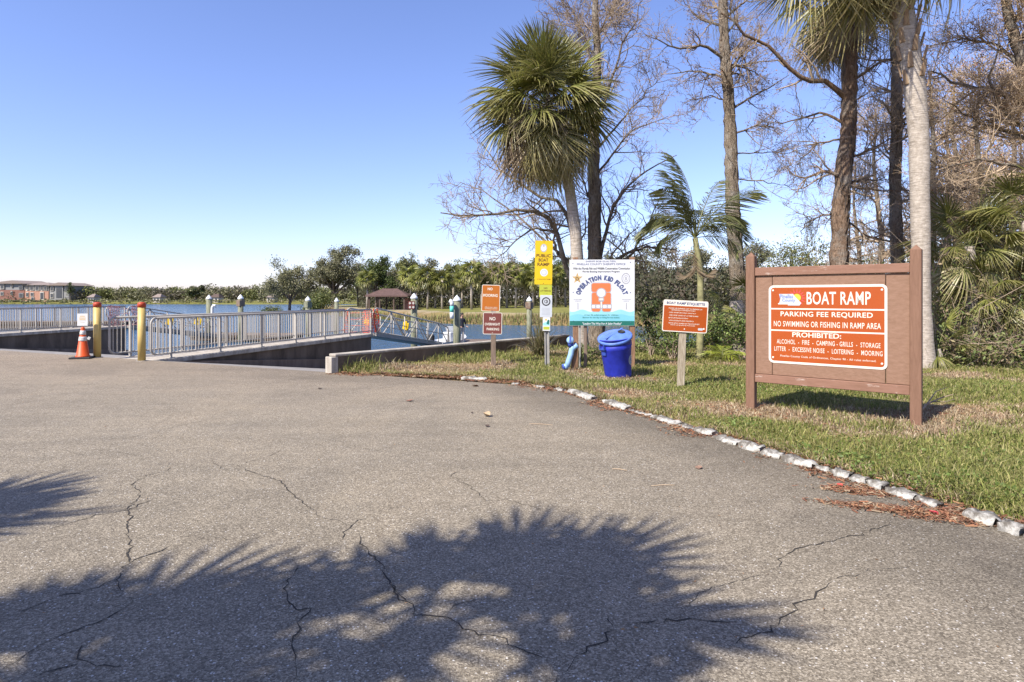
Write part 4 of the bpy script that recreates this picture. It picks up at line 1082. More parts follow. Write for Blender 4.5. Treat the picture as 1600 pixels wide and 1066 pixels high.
def leaf_cloud(C, size, rg, pal, asp=0.5, droop=None, flat=0.0):
    """one pointed leaf (a folded diamond of 2 triangles) at each centre"""
    n = len(C); d1 = unit(rg.normal(size=(n, 3)) * np.array([1, 1, 1 - flat]) + (np.array(droop) if droop is not None else 0))
    rv = rg.normal(size=(n, 3)); d2 = unit(rv - d1 * np.sum(rv * d1, 1, keepdims=True))
    s = (size * rg.uniform(.6, 1.35, n))[:, None]
    V = np.stack([C - d1 * s * .5, C + d2 * s * asp * .5, C + d1 * s * .5, C - d2 * s * asp * .5], 1).reshape(-1, 3)
    Fc = np.arange(n * 4).reshape(n, 4)
    pal = np.array(pal); c = pal[rg.integers(0, len(pal), n)] * rg.uniform(.75, 1.25, (n, 1)); c = np.repeat(c, 4, 0)
    return V, Fc, c
def blades(C, h, wd, rg, pal, lean=0.5, ci=None, two=True):
    """grass blades: bent triangles"""
    n = len(C); az = rg.uniform(0, 2 * np.pi, n); hv = h * rg.uniform(.5, 1.35, n); ln = rg.uniform(.1, 1, n) * lean
    dx = np.stack([np.cos(az), np.sin(az), np.zeros(n)], 1); az2 = rg.uniform(0, 2 * np.pi, n); wx = np.stack([np.cos(az2), np.sin(az2), np.zeros(n)], 1) * (wd * rg.uniform(.6, 1.3, n) / 2)[:, None]
    up = np.array([0, 0, 1.0]); mid = C + up * (hv * .6)[:, None] + dx * (hv * ln * .35)[:, None]; tip = C + up * (hv * (1 - .35 * ln))[:, None] + dx * (hv * ln)[:, None]
    V = np.stack([C - wx, C + wx, mid + wx * .7, tip, mid - wx * .7], 1).reshape(-1, 3)
    b = np.arange(n) * 5; Fc = np.concatenate([np.stack([b, b + 1, b + 2, b + 4], 1), np.stack([b + 4, b + 2, b + 3, b + 3], 1)])
    Fc = np.concatenate([np.stack([b, b + 1, b + 2], 1), np.stack([b, b + 2, b + 4], 1), np.stack([b + 4, b + 2, b + 3], 1)])
    pal = np.array(pal); c = (pal[rg.integers(0, len(pal), n)] if ci is None else ci) * rg.uniform(.7, 1.3, (n, 1)); c = np.repeat(c, 5, 0)
    return V, Fc, c
def np_obj(name, V, Fc, mat, col=None, parent=None, smooth=False):
    return obj(name, np_mesh(name, V, Fc, mat, col, smooth), parent)

# ------------------------------------------------------------------ bare trees traced from the photograph
def bare_tree(name, label, dep, trunk, r0, r1, limbs, seed, n1=9, n2=5, n3=4, l1=(.7, 1.7), l2=(.35, .9), l3=(.15, .45), bark='bark', twig='twig', leaves=0, leafpal=None, moss=0, up=.12, group=None, extra_top=8, zlow=0.5, twr=1.0):
    rg = np.random.default_rng(seed); T = np.array([tuple(P(x, y, dep)) for x, y in trunk]); base = T[0].copy(); base[2] = hz(base[0], base[1]) - .1; T[0] = base
    t = thing(name, label, 'tree', tuple(base), 0, group)
    K = 90; tp = resample(T, K); tp[1:-1, :2] += rg.normal(size=(K - 2, 2)) * .006 + .03 * np.sin(np.linspace(0, 14, K - 2))[:, None] * np.array([[1, .6]])
    tr = np.interp(np.linspace(0, 1, K), [0, .05, .12, 1], [r0 * 1.5, r0 * 1.15, r0, r1])
    n = 20
    V, Fc = tubes(tp[None] - base, tr[None], n); 
    fl = rg.normal(size=(len(V),)) + 1.1 * np.tile(rg.normal(size=n), K) + .5 * np.repeat(rg.normal(size=K), n); ctr = np.repeat(tp - base, n, 0); V = ctr + (V - ctr) * (1 + .075 * fl)[:, None]
    np_obj('trunk', V, Fc, M[bark], None, t, True)
    lp = []; lr = []
    for i, L in enumerate(limbs):
        pts, a, b, dz = L; q = [P(x, y, dep + dz * k / max(1, len(pts) - 1)) for k, (x, y) in enumerate(pts)]
        p = resample(q, 12); p[1:] += rg.normal(size=(11, 3)) * .03 * np.linspace(.3, 1, 11)[:, None]; lp.append(p); lr.append(np.linspace(a, b, 12))
    parts = []
    if extra_top:
        ep, er = spawn(tp[None], tr[None] * .5, extra_top, .35, (45, 85), (.8, 1.9), rg, .15, .2, 12, .55, .05, .25); lp += list(ep); lr += list(er)
    lp = np.array(lp); lr = np.array(lr)
    for p, r in zip(lp, lr):
        V, Fc = tubes((p - base)[None], r[None], 7); np_obj('limb', V, Fc, M[bark], None, t, True)
    sp_, sq_ = spawn(tp[None], tr[None], 170, .08, (40, 110), (.08, .5), rg, .0, .45, 5, .1, .008, .4)     # short epicormic twigs and vine ends up the trunk
    vp_ = []
    for j in range(5):
        u0 = rg.uniform(.05, .4); u1 = u0 + rg.uniform(.2, .5); a0 = rg.uniform(0, 6.28); uu = np.clip(np.linspace(u0, u1, 30), 0, 1); cc_ = np.stack([np.interp(uu, np.linspace(0, 1, K), tp[:, i]) for i in range(3)], 1); rr_ = np.interp(uu, np.linspace(0, 1, K), tr) * 1.08
        an = a0 + np.cumsum(rg.normal(size=30) * .35); vp_.append(cc_ + np.stack([np.cos(an) * rr_, np.sin(an) * rr_, rg.normal(size=30) * .03], 1))
    vp_ = np.array(vp_); V, Fc = tubes(vp_ - base, np.full(vp_.shape[:2], .011), 5); np_obj('vine', V, Fc, M['bark_dark'], None, t)['kind'] = 'stuff'
    p1, q1 = spawn(lp, lr, n1, .15, (30, 75), l1, rg, up, .22, 7, .6, .03, .35, zlow)
    p2, q2 = spawn(p1, q1, n2, .15, (30, 70), l2, rg, up, .25, 5, .6, .012, .4, zlow)
    p3, q3 = spawn(p2, q2, n3, .2, (25, 70), l3, rg, up, .25, 4, .7, .006, .5, zlow)
    q1 = np.maximum(q1, .006 * twr); q2 = np.maximum(q2, .0045 * twr); q3 = np.maximum(q3, .0032 * twr)
    V, Fc = cat([tubes(sp_ - base, np.maximum(sq_, .003), 3), tubes(p1 - base, q1, 4), tubes(p2 - base, q2, 3), tubes(p3 - base, q3, 3)])
    np_obj('crown', V, Fc, M[twig], None, t)
    if leaves:
        ends = p3[:, -1]; c = ends[rg.integers(0, len(ends), leaves)] + rg.normal(size=(leaves, 3)) * .06
        V, Fc, cc = leaf_cloud(c - base, .05, rg, leafpal or [(.22, .10, .05), (.28, .15, .08), (.17, .10, .06)], .5)
        np_obj('dry_leaves', V, Fc, M['leaf'], cc, t)
    if moss:
        hang_moss(t, np.concatenate([lp.reshape(-1, 3), p1.reshape(-1, 3)]) - base, moss, rg)
    return t
def hang_moss(t, src, n, rg, box=None, name='hanging_moss'):
    s = src[rg.integers(0, len(src), n)]; K = 6; L = rg.uniform(.15, .8, n)
    V = []; 
    p = s[:, None, :] + np.array([0, 0, -1.0])[None, None] * (L[:, None] * np.linspace(0, 1, K)[None])[:, :, None]
    p = np.repeat(p, 9, 0); p = p + rg.normal(size=p.shape) * .025 + rg.normal(size=(len(p), 1, 3)) * np.array([.06, .06, .12])
    r = np.full((len(p), K), .004) * np.linspace(1.2, .5, K)[None]
    V, Fc = tubes(p, r, 3); c = np.repeat(np.array([[.20, .19, .16]]) * rg.uniform(.6, 1.3, (len(p), 1)), K * 3, 0)
    np_obj(name, V, Fc, M['moss'], c, t)['kind'] = 'stuff'

bare_tree('cypress_tree', 'bare cypress with wide arching low limbs behind the white sign', 16.2,
    [(932, 556), (931, 480), (929, 400), (930, 300), (928, 200), (932, 100), (930, 20), (936, -80), (930, -220)], .18, .02,
    [([(905, 470), (885, 420), (872, 372), (862, 345), (850, 332), (800, 328), (755, 338), (690, 334)], .085, .014, -1.0),
     ([(915, 440), (900, 380), (884, 335), (866, 312), (828, 302), (815, 286), (775, 262), (752, 222)], .075, .012, 1.0),
     ([(868, 362), (832, 356), (802, 378), (775, 407)], .035, .008, -.8), ([(884, 410), (868, 395), (866, 372), (890, 330)], .04, .01, .5),
     ([(938, 425), (975, 398), (1015, 385), (1058, 392)], .06, .01, -.8), ([(938, 400), (955, 330), (985, 285), (1020, 262), (1060, 240)], .055, .01, .8),
     ([(935, 440), (965, 415), (985, 400), (1010, 360), (1030, 310)], .05, .01, -1), ([(930, 330), (905, 270), (880, 250)], .03, .008, .6),
     ([(930, 215), (908, 120), (888, 62), (858, 8)], .045, .008, .8), ([(932, 205), (958, 112), (985, 40), (1012, -10)], .045, .008, -.8), ([(930, 95), (900, 25), (860, -20)], .03, .008, .5),
     ([(931, 235), (985, 172), (1030, 122)], .035, .008, 1), ([(931, 275), (985, 205), (1045, 182)], .035, .008, -.6), ([(930, 60), (960, 10), (980, -40)], .03, .008, .6), ([(928, 260), (890, 205), (850, 190), (800, 110)], .03, .008, 1.4),
     ([(915, 430), (860, 385), (810, 340), (760, 300), (720, 285)], .045, .008, 1.6)],
    21, 13, 6, 4, (.5, 1.5), (.3, .8), (.14, .4), extra_top=10, twr=1.25)
bare_tree('cypress_tree', 'tall thin trunked cypress with sparse brown leaves, behind the feathery palm', 16.0,
    [(1156, 535), (1152, 440), (1147, 330), (1141, 220), (1135, 110), (1131, 10), (1128, -110)], .19, .085,
    [([(1140, 112), (1165, 75), (1178, 62)], .05, .012, .5), ([(1136, 95), (1102, 72), (1060, 76), (1012, 56)], .05, .008, -.8), ([(1137, 122), (1080, 112), (1040, 116)], .035, .008, .8),
     ([(1131, 42), (1092, 30), (1066, 2)], .04, .008, .5), ([(1139, 106), (1170, 98), (1205, 95)], .03, .008, -.5), ([(1145, 170), (1190, 142), (1230, 120)], .035, .008, .8), ([(1146, 210), (1185, 195), (1230, 205)], .03, .006, -.5),
     ([(1150, 240), (1200, 238), (1265, 240)], .02, .005, .4), ([(1152, 280), (1200, 285), (1235, 292)], .02, .005, .4), ([(1130, 30), (1160, 5), (1190, -20)], .04, .008, .5), ([(1140, 160), (1112, 150), (1075, 158)], .025, .006, .4)],
    22, 10, 5, 4, (.4, 1.2), (.2, .6), (.12, .3), leaves=1500, extra_top=8)
bare_tree('cypress_tree', 'red barked cypress with one long limb sweeping left and hanging moss', 15.0,
    [(1306, 545), (1309, 430), (1317, 300), (1325, 200), (1328, 100), (1333, 0), (1337, -160)], .21, .11,
    [([(1320, 152), (1290, 126), (1256, 126), (1222, 96), (1200, 70), (1165, 55), (1132, 18)], .07, .02, -.8), ([(1324, 195), (1285, 176), (1235, 190), (1200, 196)], .04, .008, .6), ([(1322, 250), (1360, 232), (1405, 212)], .035, .008, -.6),
     ([(1317, 330), (1280, 338), (1255, 352), (1250, 368)], .03, .008, .4), ([(1318, 290), (1370, 298), (1440, 298)], .03, .008, -.6), ([(1327, 130), (1370, 100), (1420, 90)], .04, .01, .6), ([(1316, 340), (1360, 372), (1400, 360)], .03, .008, .7), ([(1322, 215), (1275, 225), (1240, 260)], .03, .007, .5)],
    23, 11, 5, 4, (.4, 1.2), (.2, .6), (.12, .3), bark='bark_red', leaves=900, moss=70, extra_top=8)
bare_tree('cypress_tree', 'slender bare cypress half hidden behind the leaning palm trunk', 17.5,
    [(1404, 540), (1402, 420), (1399, 280), (1401, 130), (1396, 0), (1392, -150)], .16, .10,
    [([(1400, 200), (1440, 160), (1480, 150)], .04, .008, .5), ([(1400, 260), (1370, 230), (1345, 225)], .03, .008, .5), ([(1400, 320), (1450, 300), (1500, 310)], .04, .008, .7), ([(1402, 380), (1360, 370), (1325, 390)], .03, .008, .7)],
    24, 9, 5, 5, (.5, 1.5), (.25, .7), (.12, .3), twig='twig_brown', leaves=700, moss=20, extra_top=14)
bare_tree('cypress_tree', 'brown twiggy tree with limbs reaching in from the right edge', 13.0,
    [(1690, 600), (1685, 450), (1672, 300), (1640, 180), (1600, 110), (1575, 20), (1560, -80)], .17, .06,
    [([(1640, 190), (1600, 162), (1540, 138), (1485, 126), (1452, 112)], .075, .015, .3), ([(1645, 230), (1590, 212), (1530, 190), (1480, 160)], .05, .01, .9), ([(1670, 300), (1600, 262), (1540, 248), (1470, 262)], .05, .01, -.6), ([(1660, 260), (1600, 282), (1530, 290), (1460, 300)], .04, .01, 1.2),
     ([(1600, 110), (1560, 70), (1500, 60), (1460, 70)], .04, .01, .9), ([(1640, 190), (1600, 200), (1560, 165), (1545, 120), (1560, 60)], .05, .012, -.4), ([(1675, 330), (1600, 320), (1540, 330), (1480, 340)], .04, .01, .9), ([(1590, 80), (1610, 30), (1600, -20)], .04, .01, .4)],
    25, 15, 6, 6, (.5, 1.5), (.3, .75), (.14, .4), twig='twig_brown', leaves=1500, extra_top=10, zlow=1.2)
def generic_bare(seed, H=9.5):
    rg = np.random.default_rng(seed); K = 14
    tp = np.stack([np.cumsum(rg.normal(size=K) * .06), np.cumsum(rg.normal(size=K) * .06), np.linspace(-.2, H, K)], 1); tr = np.linspace(.17, .03, K)
    lp, lr = spawn(tp[None], tr[None], 26, .16, (50, 90), (1.4, 3.2), rg, .08, .18, 8, .6, .07, .2)
    p1, q1 = spawn(lp, lr, 8, .1, (30, 75), (.6, 1.5), rg, .1, .24, 6, .6, .03, .35); p2, q2 = spawn(p1, q1, 6, .1, (30, 75), (.35, .9), rg, .1, .25, 5, .6, .014, .4)
    q1 = np.maximum(q1, .009); q2 = np.maximum(q2, .006)
    ends = p2[:, -1]; c = ends[rg.integers(0, len(ends), 1500)] + rg.normal(size=(1500, 3)) * .1
    lv = leaf_cloud(c, .07, rg, [(.30, .19, .10), (.36, .24, .13), (.26, .19, .10), (.30, .09, .05)], .5)
    a = np_mesh('trunk', *tubes(tp[None], tr[None], 8), M['bark'], None, True); V, Fc = cat([tubes(lp, lr, 5), tubes(p1, q1, 3), tubes(p2, q2, 3)])
    b = np_mesh('crown', V, Fc, M['twig_brown']); l = np_mesh('dry_leaves', lv[0], lv[1], M['leaf'], lv[2])
    return a, b, l
GB = [generic_bare(s) for s in (41, 42, 43)]
def place_bare(px, dep, sc, i, label):
    x = (px - CX) * dep / F; z = max(hz(x, dep), -.2)
    t = thing('bare_tree', label, 'tree', (x, dep, z), i * 2.1, 'bare trees in the thicket'); t.scale = (sc, sc, sc)
    for nm, me in zip(('trunk', 'crown', 'dry_leaves'), GB[i % 3]): obj(nm, me, t)
LBT = 'bare brown tree standing among others in the thicket behind the big brown sign'
for i, (px, dep, sc) in enumerate([(1380, 24, .95), (1450, 19.5, .9), (1500, 22, 1.0), (1545, 16.5, .8), (1575, 25, 1.1), (1620, 18, .95), (1640, 23, 1.05), (1475, 28, 1.1), (1530, 29, 1.15), (1345, 27, .8)]):
    place_bare(px, dep, sc, i, LBT)

# ------------------------------------------------------------------ palms
def fan_mesh(name, seed, pet=1.0, Rb=.95, nseg=38, droop=.35, spread=128, pal=None, petcol=(.20, .22, .07), fold=.25, sagp=.12, tipcol=None, nst=5, wid=.030):
    rg = np.random.default_rng(seed); V = []; Fq = []; Cc = []
    pal = np.array(pal if pal else [(.085, .105, .022), (.11, .13, .03), (.065, .085, .02)])
    # petiole, flattened and sagging
    K = 5
    for k in range(K):
        u = k / (K - 1); x = pet * u; z = -sagp * u * u * pet; wd = .022 - .010 * u
        for (yy, zz) in ((-wd, 0), (0, -wd * .6), (wd, 0), (0, wd * .35)): V.append((x, yy, z + zz)); Cc.append(petcol)
    for k in range(K - 1):
        for j in range(4): a = k * 4 + j; b = k * 4 + (j + 1) % 4; Fq.append((a, b, b + 4, a + 4))
    zb = -sagp * pet; slope = math.atan(2 * sagp)
    for i in range(nseg):
        a = R(-spread + 2 * spread * i / (nseg - 1) + rg.normal() * 1.5); L = Rb * (.62 + .38 * math.cos(a * .62)) * rg.uniform(.9, 1.08)
        c0 = pal[rg.integers(0, len(pal))] * rg.uniform(.8, 1.25); tw = rg.uniform(.35, .8) * (1 if i % 2 else -1); dr = droop * rg.uniform(.6, 1.5)
        ts = np.linspace(.03, 1, nst); ws = np.interp(ts, [0, .4, .75, 1], [.010, wid / 2 * 1.15, wid / 2 * .75, .0015]) * Rb
        costa = .28 * max(0, math.cos(a))         # leaflets spring from along the costa
        n0 = len(V)
        for tq, wq in zip(ts, ws):
            r = L * tq; x = pet + costa * Rb * .6 * (1 - tq * .4) * .5 + r * math.cos(a) * (1 - .12 * dr * tq); y = r * math.sin(a) * (1 - .25 * dr * tq ** 2)
            z = zb - slope * (x - pet) * .5 - fold * abs(y) * .6 - dr * L * tq ** 2.2
            px_, py_ = -math.sin(a), math.cos(a)
            V.append((x - px_ * wq, y - py_ * wq, z - wq * tw)); V.append((x + px_ * wq, y + py_ * wq, z + wq * tw))
            cc = c0 if tipcol is None else c0 * (1 - tq ** 3) + np.array(tipcol) * tq ** 3
            Cc.append(cc); Cc.append(cc)
        for k in range(nst - 1): q = n0 + 2 * k; Fq.append((q, q + 1, q + 3, q + 2))
    return np_mesh(name, V, Fq, M['frond'], np.array([tuple(c) for c in Cc]))
G1 = [(.145, .155, .03), (.185, .19, .045), (.11, .125, .026), (.22, .21, .065)]
G2 = [(.23, .21, .08), (.19, .185, .06), (.29, .25, .12), (.15, .155, .04)]
BR = [(.27, .20, .12), (.22, .155, .09), (.32, .25, .16)]
FAN = {'up': [fan_mesh('frond', 101 + i, 1.0, .98, 46, .16, 118, G1, fold=.15, sagp=.05, tipcol=(.2, .18, .07)) for i in range(2)],
       'mid': [fan_mesh('frond', 111 + i, 1.0, 1.0, 48, .42, 128, G1, fold=.3, sagp=.16, tipcol=(.24, .2, .09)) for i in range(3)],
       'low': [fan_mesh('frond', 121 + i, .95, 1.0, 46, .75, 125, G2, fold=.5, sagp=.26, tipcol=(.33, .27, .12)) for i in range(3)],
       'shade': [fan_mesh('frond', 141 + i, .95, 1.05, 17, .12, 105, G1, fold=.08, sagp=.06, wid=.085) for i in range(2)],
       'dead': [fan_mesh('frond', 131 + i, .9, .95, 42, .95, 100, BR, (.25, .18, .1), fold=.9, sagp=.35) for i in range(2)]}
def inflor(parent, c, rg, n, Rr):
    """dry grey-brown fruit stalks hanging in the crown"""
    for i in range(n):
        az = rg.uniform(0, 2 * np.pi); el = rg.uniform(-.5, .7); d_ = np.array([math.cos(az) * math.cos(el), math.sin(az) * math.cos(el), math.sin(el)])
        pts = np.array([c + d_ * Rr * u * .75 + np.array([0, 0, -.5 * u * u * Rr]) for u in np.linspace(0, 1, 8)])[None]; rr = np.linspace(.018, .006, 8)[None]
        p1, q1 = spawn(pts, rr, 22, .25, (30, 80), (.3, .7), rg, -.15, .3, 6, .6, .006, .5); p2, q2 = spawn(p1, q1, 5, .1, (30, 70), (.12, .3), rg, -.1, .3, 4, .7, .003, .6)
        V, Fc = cat([tubes(pts, rr, 5), tubes(p1, np.maximum(q1, .004), 3), tubes(p2, np.maximum(q2, .003), 3)])
        np_obj('dry_stalk', V, Fc, M['moss'], np.tile(np.array([[.30, .25, .20]]), (len(V), 1)), parent)
def sabal(name, label, path, r0, r1, nfr, size, seed, el=(80, -62), dead=.16, infl=0, boots=0, group=None, cat_='palm', only=None):
    rg = np.random.default_rng(seed); base = np.array(path[0], float); t = thing(name, label, cat_, tuple(base), 0, group)
    K = 30; p = resample(path, K) - base; r = np.interp(np.linspace(0, 1, K), [0, .06, .2, .85, 1], [r0 * 1.35, r0 * 1.1, r0, r1, r1 * .9]) * (1 + .03 * rg.normal(size=K))
    V, Fc = tubes(p[None], r[None], 16); np_obj('trunk', V, Fc, M['palm_trunk'], None, t, True)
    c = p[-1]; ax = unit((p[-1] - p[-4])[None])[0]
    if boots:     # crossed stubs of old leaf bases round the top of the trunk
        bm_ = MB().add([(-.055, 0, -.02), (.055, 0, -.02), (.03, .07, .26), (-.03, .07, .26), (-.05, .03, -.02), (.05, .03, -.02), (.022, .10, .25), (-.022, .10, .25)],
                       [(0, 1, 2, 3), (5, 4, 7, 6), (0, 4, 5, 1), (3, 2, 6, 7), (0, 3, 7, 4), (1, 5, 6, 2)]).mesh('leaf_base', M['boot'])
        for i in range(boots):
            u = 1 - .42 * (i / boots); q = np.array([np.interp(u, np.linspace(0, 1, K), p[:, j]) for j in range(3)]); az = i * 2.399
            obj('leaf_base', bm_, t, (q[0] - math.sin(az) * r1 * .9, q[1] + math.cos(az) * r1 * .9, q[2]), (0, 0, az))
    for i in range(nfr):
        u = (i + .5) / nfr; e = el[0] + (el[1] - el[0]) * u ** .85 + rg.normal() * 7; az = i * 2.39996 + rg.normal() * .18
        kind = 'up' if u < .28 else 'mid' if u < .66 else ('dead' if rg.random() < dead * 2.2 else 'low')
        kind = only or kind
        me = FAN[kind][rg.integers(0, len(FAN[kind]))]
        s = size * rg.uniform(.82, 1.12)
        o = obj('frond', me, t, tuple(c + np.array([0, 0, .12 - .3 * u]) * size))
        o.rotation_euler = (Matrix.Rotation(az, 3, 'Z') @ Matrix.Rotation(-R(e), 3, 'Y') @ Matrix.Rotation(rg.normal() * .45, 3, 'X')).to_euler(); o.scale = (s, s * rg.uniform(.8, 1.1), s)
    if infl: inflor(t, c + np.array([0, 0, -.1]), rg, infl, size * 1.6)
    return t
d0 = 14.4
sabal('cabbage_palm', 'cabbage palm with a full shaggy crown, curved trunk behind the white sign', [tuple(P(908, 545, d0)), tuple(P(904, 440, d0)), tuple(P(899, 360, d0)), tuple(P(889, 290, d0)), tuple(P(874, 225, d0 - .2)), tuple(P(853, 165, d0 - .3))], .15, .125, 118, .86, 7, (86, -56), .05, 14)
d0 = 12.0
sabal('cabbage_palm', 'tall cabbage palm with a leaning pale ringed trunk behind the big sign', [tuple(P(1447, 585, d0)), tuple(P(1441, 480, d0)), tuple(P(1437, 300, d0)), tuple(P(1436, 215, d0)), tuple(P(1428, 120, d0)), tuple(P(1408, 0, d0)), tuple(P(1380, -100, d0)), tuple(P(1372, -165, d0))], .155, .205, 50, 1.2, 8, (70, -60), .08, 1, 64)
d0 = 15.7
sabal('cabbage_palm', 'cabbage palm crown hanging into the top of the picture left of the leaning palm', [tuple(P(1308, 545, d0)), tuple(P(1310, 430, d0)), tuple(P(1317, 300, d0)), tuple(P(1324, 200, d0)), tuple(P(1322, 100, d0)), tuple(P(1308, -25, d0))], .12, .12, 46, .98, 18, (70, -66), .15, 1, 0)
# palms behind the viewer whose crowns shade the foreground
for (sx, sy, Hc, sd_, lb, sz) in ((-.32, 2.55, 4.4, 31, 'cabbage palm behind the viewer casting the middle foreground shadow', .67), (-2.0, 1.80, 4.2, 32, 'cabbage palm behind the viewer casting the lower left shadow', .66), (-4.2, 3.45, 4.6, 33, 'cabbage palm behind the viewer casting the shadow at the left edge', .66)):
    kx = Hc / math.tan(R(SUN_EL)); bx, by = sx - SUN_TO[0] * kx, sy - SUN_TO[1] * kx
    sabal('cabbage_palm', lb, [(bx - .3, by - .1, -.1), (bx - .2, by, 1.5), (bx, by, 3), (bx, by, Hc)], .15, .13, 29, sz, sd_, (76, -14), .05, only='shade')
# fan palms in the right-hand thicket
for i, (px, py, dep, n, s, lb) in enumerate([(1515, 385, 12.9, 26, .62, 'fan palm at the edge of the thicket, right of the leaning palm trunk'), (1604, 345, 12.8, 28, .7, 'fan palm in the thicket cut off by the right edge of the picture'),
                                            (1560, 452, 12.7, 22, .55, 'low fan palm deep in the thicket under the taller fan palms'), (1466, 545, 12.2, 12, .45, 'small fan palm seedling at the foot of the thicket beside the sign post')]):
    q = P(px, py, dep); gz = hz(q.x, q.y)
    sabal('fan_palm', lb, [(q.x + .1, q.y, gz - .1), (q.x + .05, q.y, (gz + q.z) / 2), tuple(q)], .12 if i < 3 else .05, .10 if i < 3 else .04, n, s, 60 + i, (75, -45), .12, 0, 0)
q = P(1150, 470, 14.6)
sabal('fan_palm', 'stumpy fan palm with dry skirt between the etiquette sign and the big sign', [(q.x + .1, q.y, hz(q.x, q.y) - .1), (q.x + .05, q.y, .8), tuple(q)], .2, .17, 16, .5, 70, (60, -70), .4)

# feathery palm
def feather_mesh(seed, L=2.1, n=44, arch=.9, pal=None):
    rg = np.random.default_rng(seed); V = []; Fq = []; Cc = []; pal = np.array(pal or [(.10, .11, .042), (.13, .13, .052), (.08, .088, .034)]); K = 10; ax = []
    for k in range(K):
        u = k / (K - 1); ang = R(12) + arch * u * u * 1.7; ax.append(ang)
    pts = [(0.0, 0.0)]; 
    for k in range(1, K): a = -ax[k] + R(12); pts.append((pts[-1][0] + L / (K - 1) * math.cos(a), pts[-1][1] + L / (K - 1) * math.sin(a)))
    for k in range(K):
        wd = .02 * (1 - .85 * k / (K - 1)) + .002
        for yy, zz in ((-wd, 0), (wd, 0), (0, wd)): V.append((pts[k][0], yy, pts[k][1] + zz)); Cc.append((.2, .2, .06))
    for k in range(K - 1):
        for j in range(3): a = k * 3 + j; b = k * 3 + (j + 1) % 3; Fq.append((a, b, b + 3, a + 3))
    for i in range(n):
        u = .14 + .86 * i / (n - 1); x = np.interp(u, np.linspace(0, 1, K), [p[0] for p in pts]); z = np.interp(u, np.linspace(0, 1, K), [p[1] for p in pts]); an = -np.interp(u, np.linspace(0, 1, K), ax)
        for s in (-1, 1):
            ll = .46 * math.sin(math.pi * (.12 + .80 * u)) * rg.uniform(.85, 1.1) + .06; fw = rg.uniform(.45, .75); dr = rg.uniform(.25, .7); n0 = len(V); c = pal[rg.integers(0, len(pal))] * rg.uniform(.8, 1.3)
            lift = rg.uniform(-.45, .3)
            for tq, wq in ((0, .006), (.45, .013), (.8, .009), (1, .001)):
                r = ll * tq; px_ = x + r * fw * math.cos(an); py_ = s * r * .8; pz_ = z + r * fw * math.sin(an) + r * lift - dr * r * tq
                V.append((px_ - wq, py_, pz_ + wq * .4)); V.append((px_ + wq, py_, pz_ - wq * .4)); Cc += [c, c]
            for k in range(3): q = n0 + 2 * k; Fq.append((q, q + 1, q + 3, q + 2))
    return np_mesh('frond', V, Fq, M['frond'], np.array([tuple(c) for c in Cc]))
def feather_palm():
    dep = 13.5; b = P(1092, 545, dep); top = P(1086, 372, dep); base = Vector((b.x, b.y, hz(b.x, b.y) - .1))
    t = thing('feather_palm', 'feathery palm with arching fronds behind the etiquette sign', 'palm', base)
    pth = [Vector((0, 0, 0)), Vector((.05, 0, 1.0)), Vector(P(1094, 420, dep)) - base, Vector(top) - base]
    MB().tube(resample(pth, 14), [.085 - .002 * k for k in range(14)], 12).build('trunk', m_plain('ringed_green_trunk', (.20, .185, .085), .85, .5, 9, bmp=.3), t, smooth=True)
    ms = [feather_mesh(s, 1.85, 50, ar) for s, ar in ((1, .35), (2, .75), (3, 1.15))]; dm = feather_mesh(9, 1.7, 40, 1.4, BR)
    c = Vector(top) - base; rg = np.random.default_rng(4)
    # azimuth (deg, 0 = right, 90 = away), elevation, mesh, scale
    for az, e, k, s in ((176, 88, 0, 1.22), (160, 80, 0, 1.05), (188, 66, 1, 1.0), (25, 72, 0, 1.0), (-10, 58, 1, 1.1), (200, 48, 2, .9), (165, 42, 2, .95), (70, 60, 1, .9), (250, 62, 1, .8), (-50, 50, 2, .85), (15, 40, 2, 1.0), (120, 52, 1, .8), (-85, 38, 2, .65), (185, 20, 2, .7), (-5, 10, 2, .75), (95, 78, 0, .9)):
        s *= .86; o = obj('frond', ms[k], t, c); o.rotation_euler = (Matrix.Rotation(R(az), 3, 'Z') @ Matrix.Rotation(-R(e), 3, 'Y') @ Matrix.Rotation(rg.normal() * .4, 3, 'X')).to_euler(); o.scale = (s, s, s)
    for az, e in ((-20, -76), (150, -80)):
        o = obj('frond', dm, t, c - Vector((0, 0, .1))); o.rotation_euler = (Matrix.Rotation(R(az), 3, 'Z') @ Matrix.Rotation(-R(e), 3, 'Y')).to_euler(); o.scale = (.7, .32, .5)
        o['label'] = 'dry brown hanging frond'
feather_palm()
def young_feather(px, py, dep, n, s, label, seed, pal=None):
    g = P(px, py, dep); t = thing('palm_seedling', label, 'palm', (g.x, g.y, hz(g.x, g.y))); rg = np.random.default_rng(seed); ms = [feather_mesh(seed + k, 1.0, 22, .7 + .3 * k, pal) for k in range(2)]
    for i in range(n):
        o = obj('frond', ms[i % 2], t, (0, 0, .05)); o.rotation_euler = (Matrix.Rotation(i * 2.4 + rg.normal() * .2, 3, 'Z') @ Matrix.Rotation(-R(rg.uniform(35, 80)), 3, 'Y')).to_euler(); q = s * rg.uniform(.8, 1.2); o.scale = (q, q, q)
young_feather(1128, 545, 13.2, 8, .42, 'yellow green palm seedling in the weeds right of the etiquette sign', 81, [(.22, .23, .03), (.16, .2, .03)])

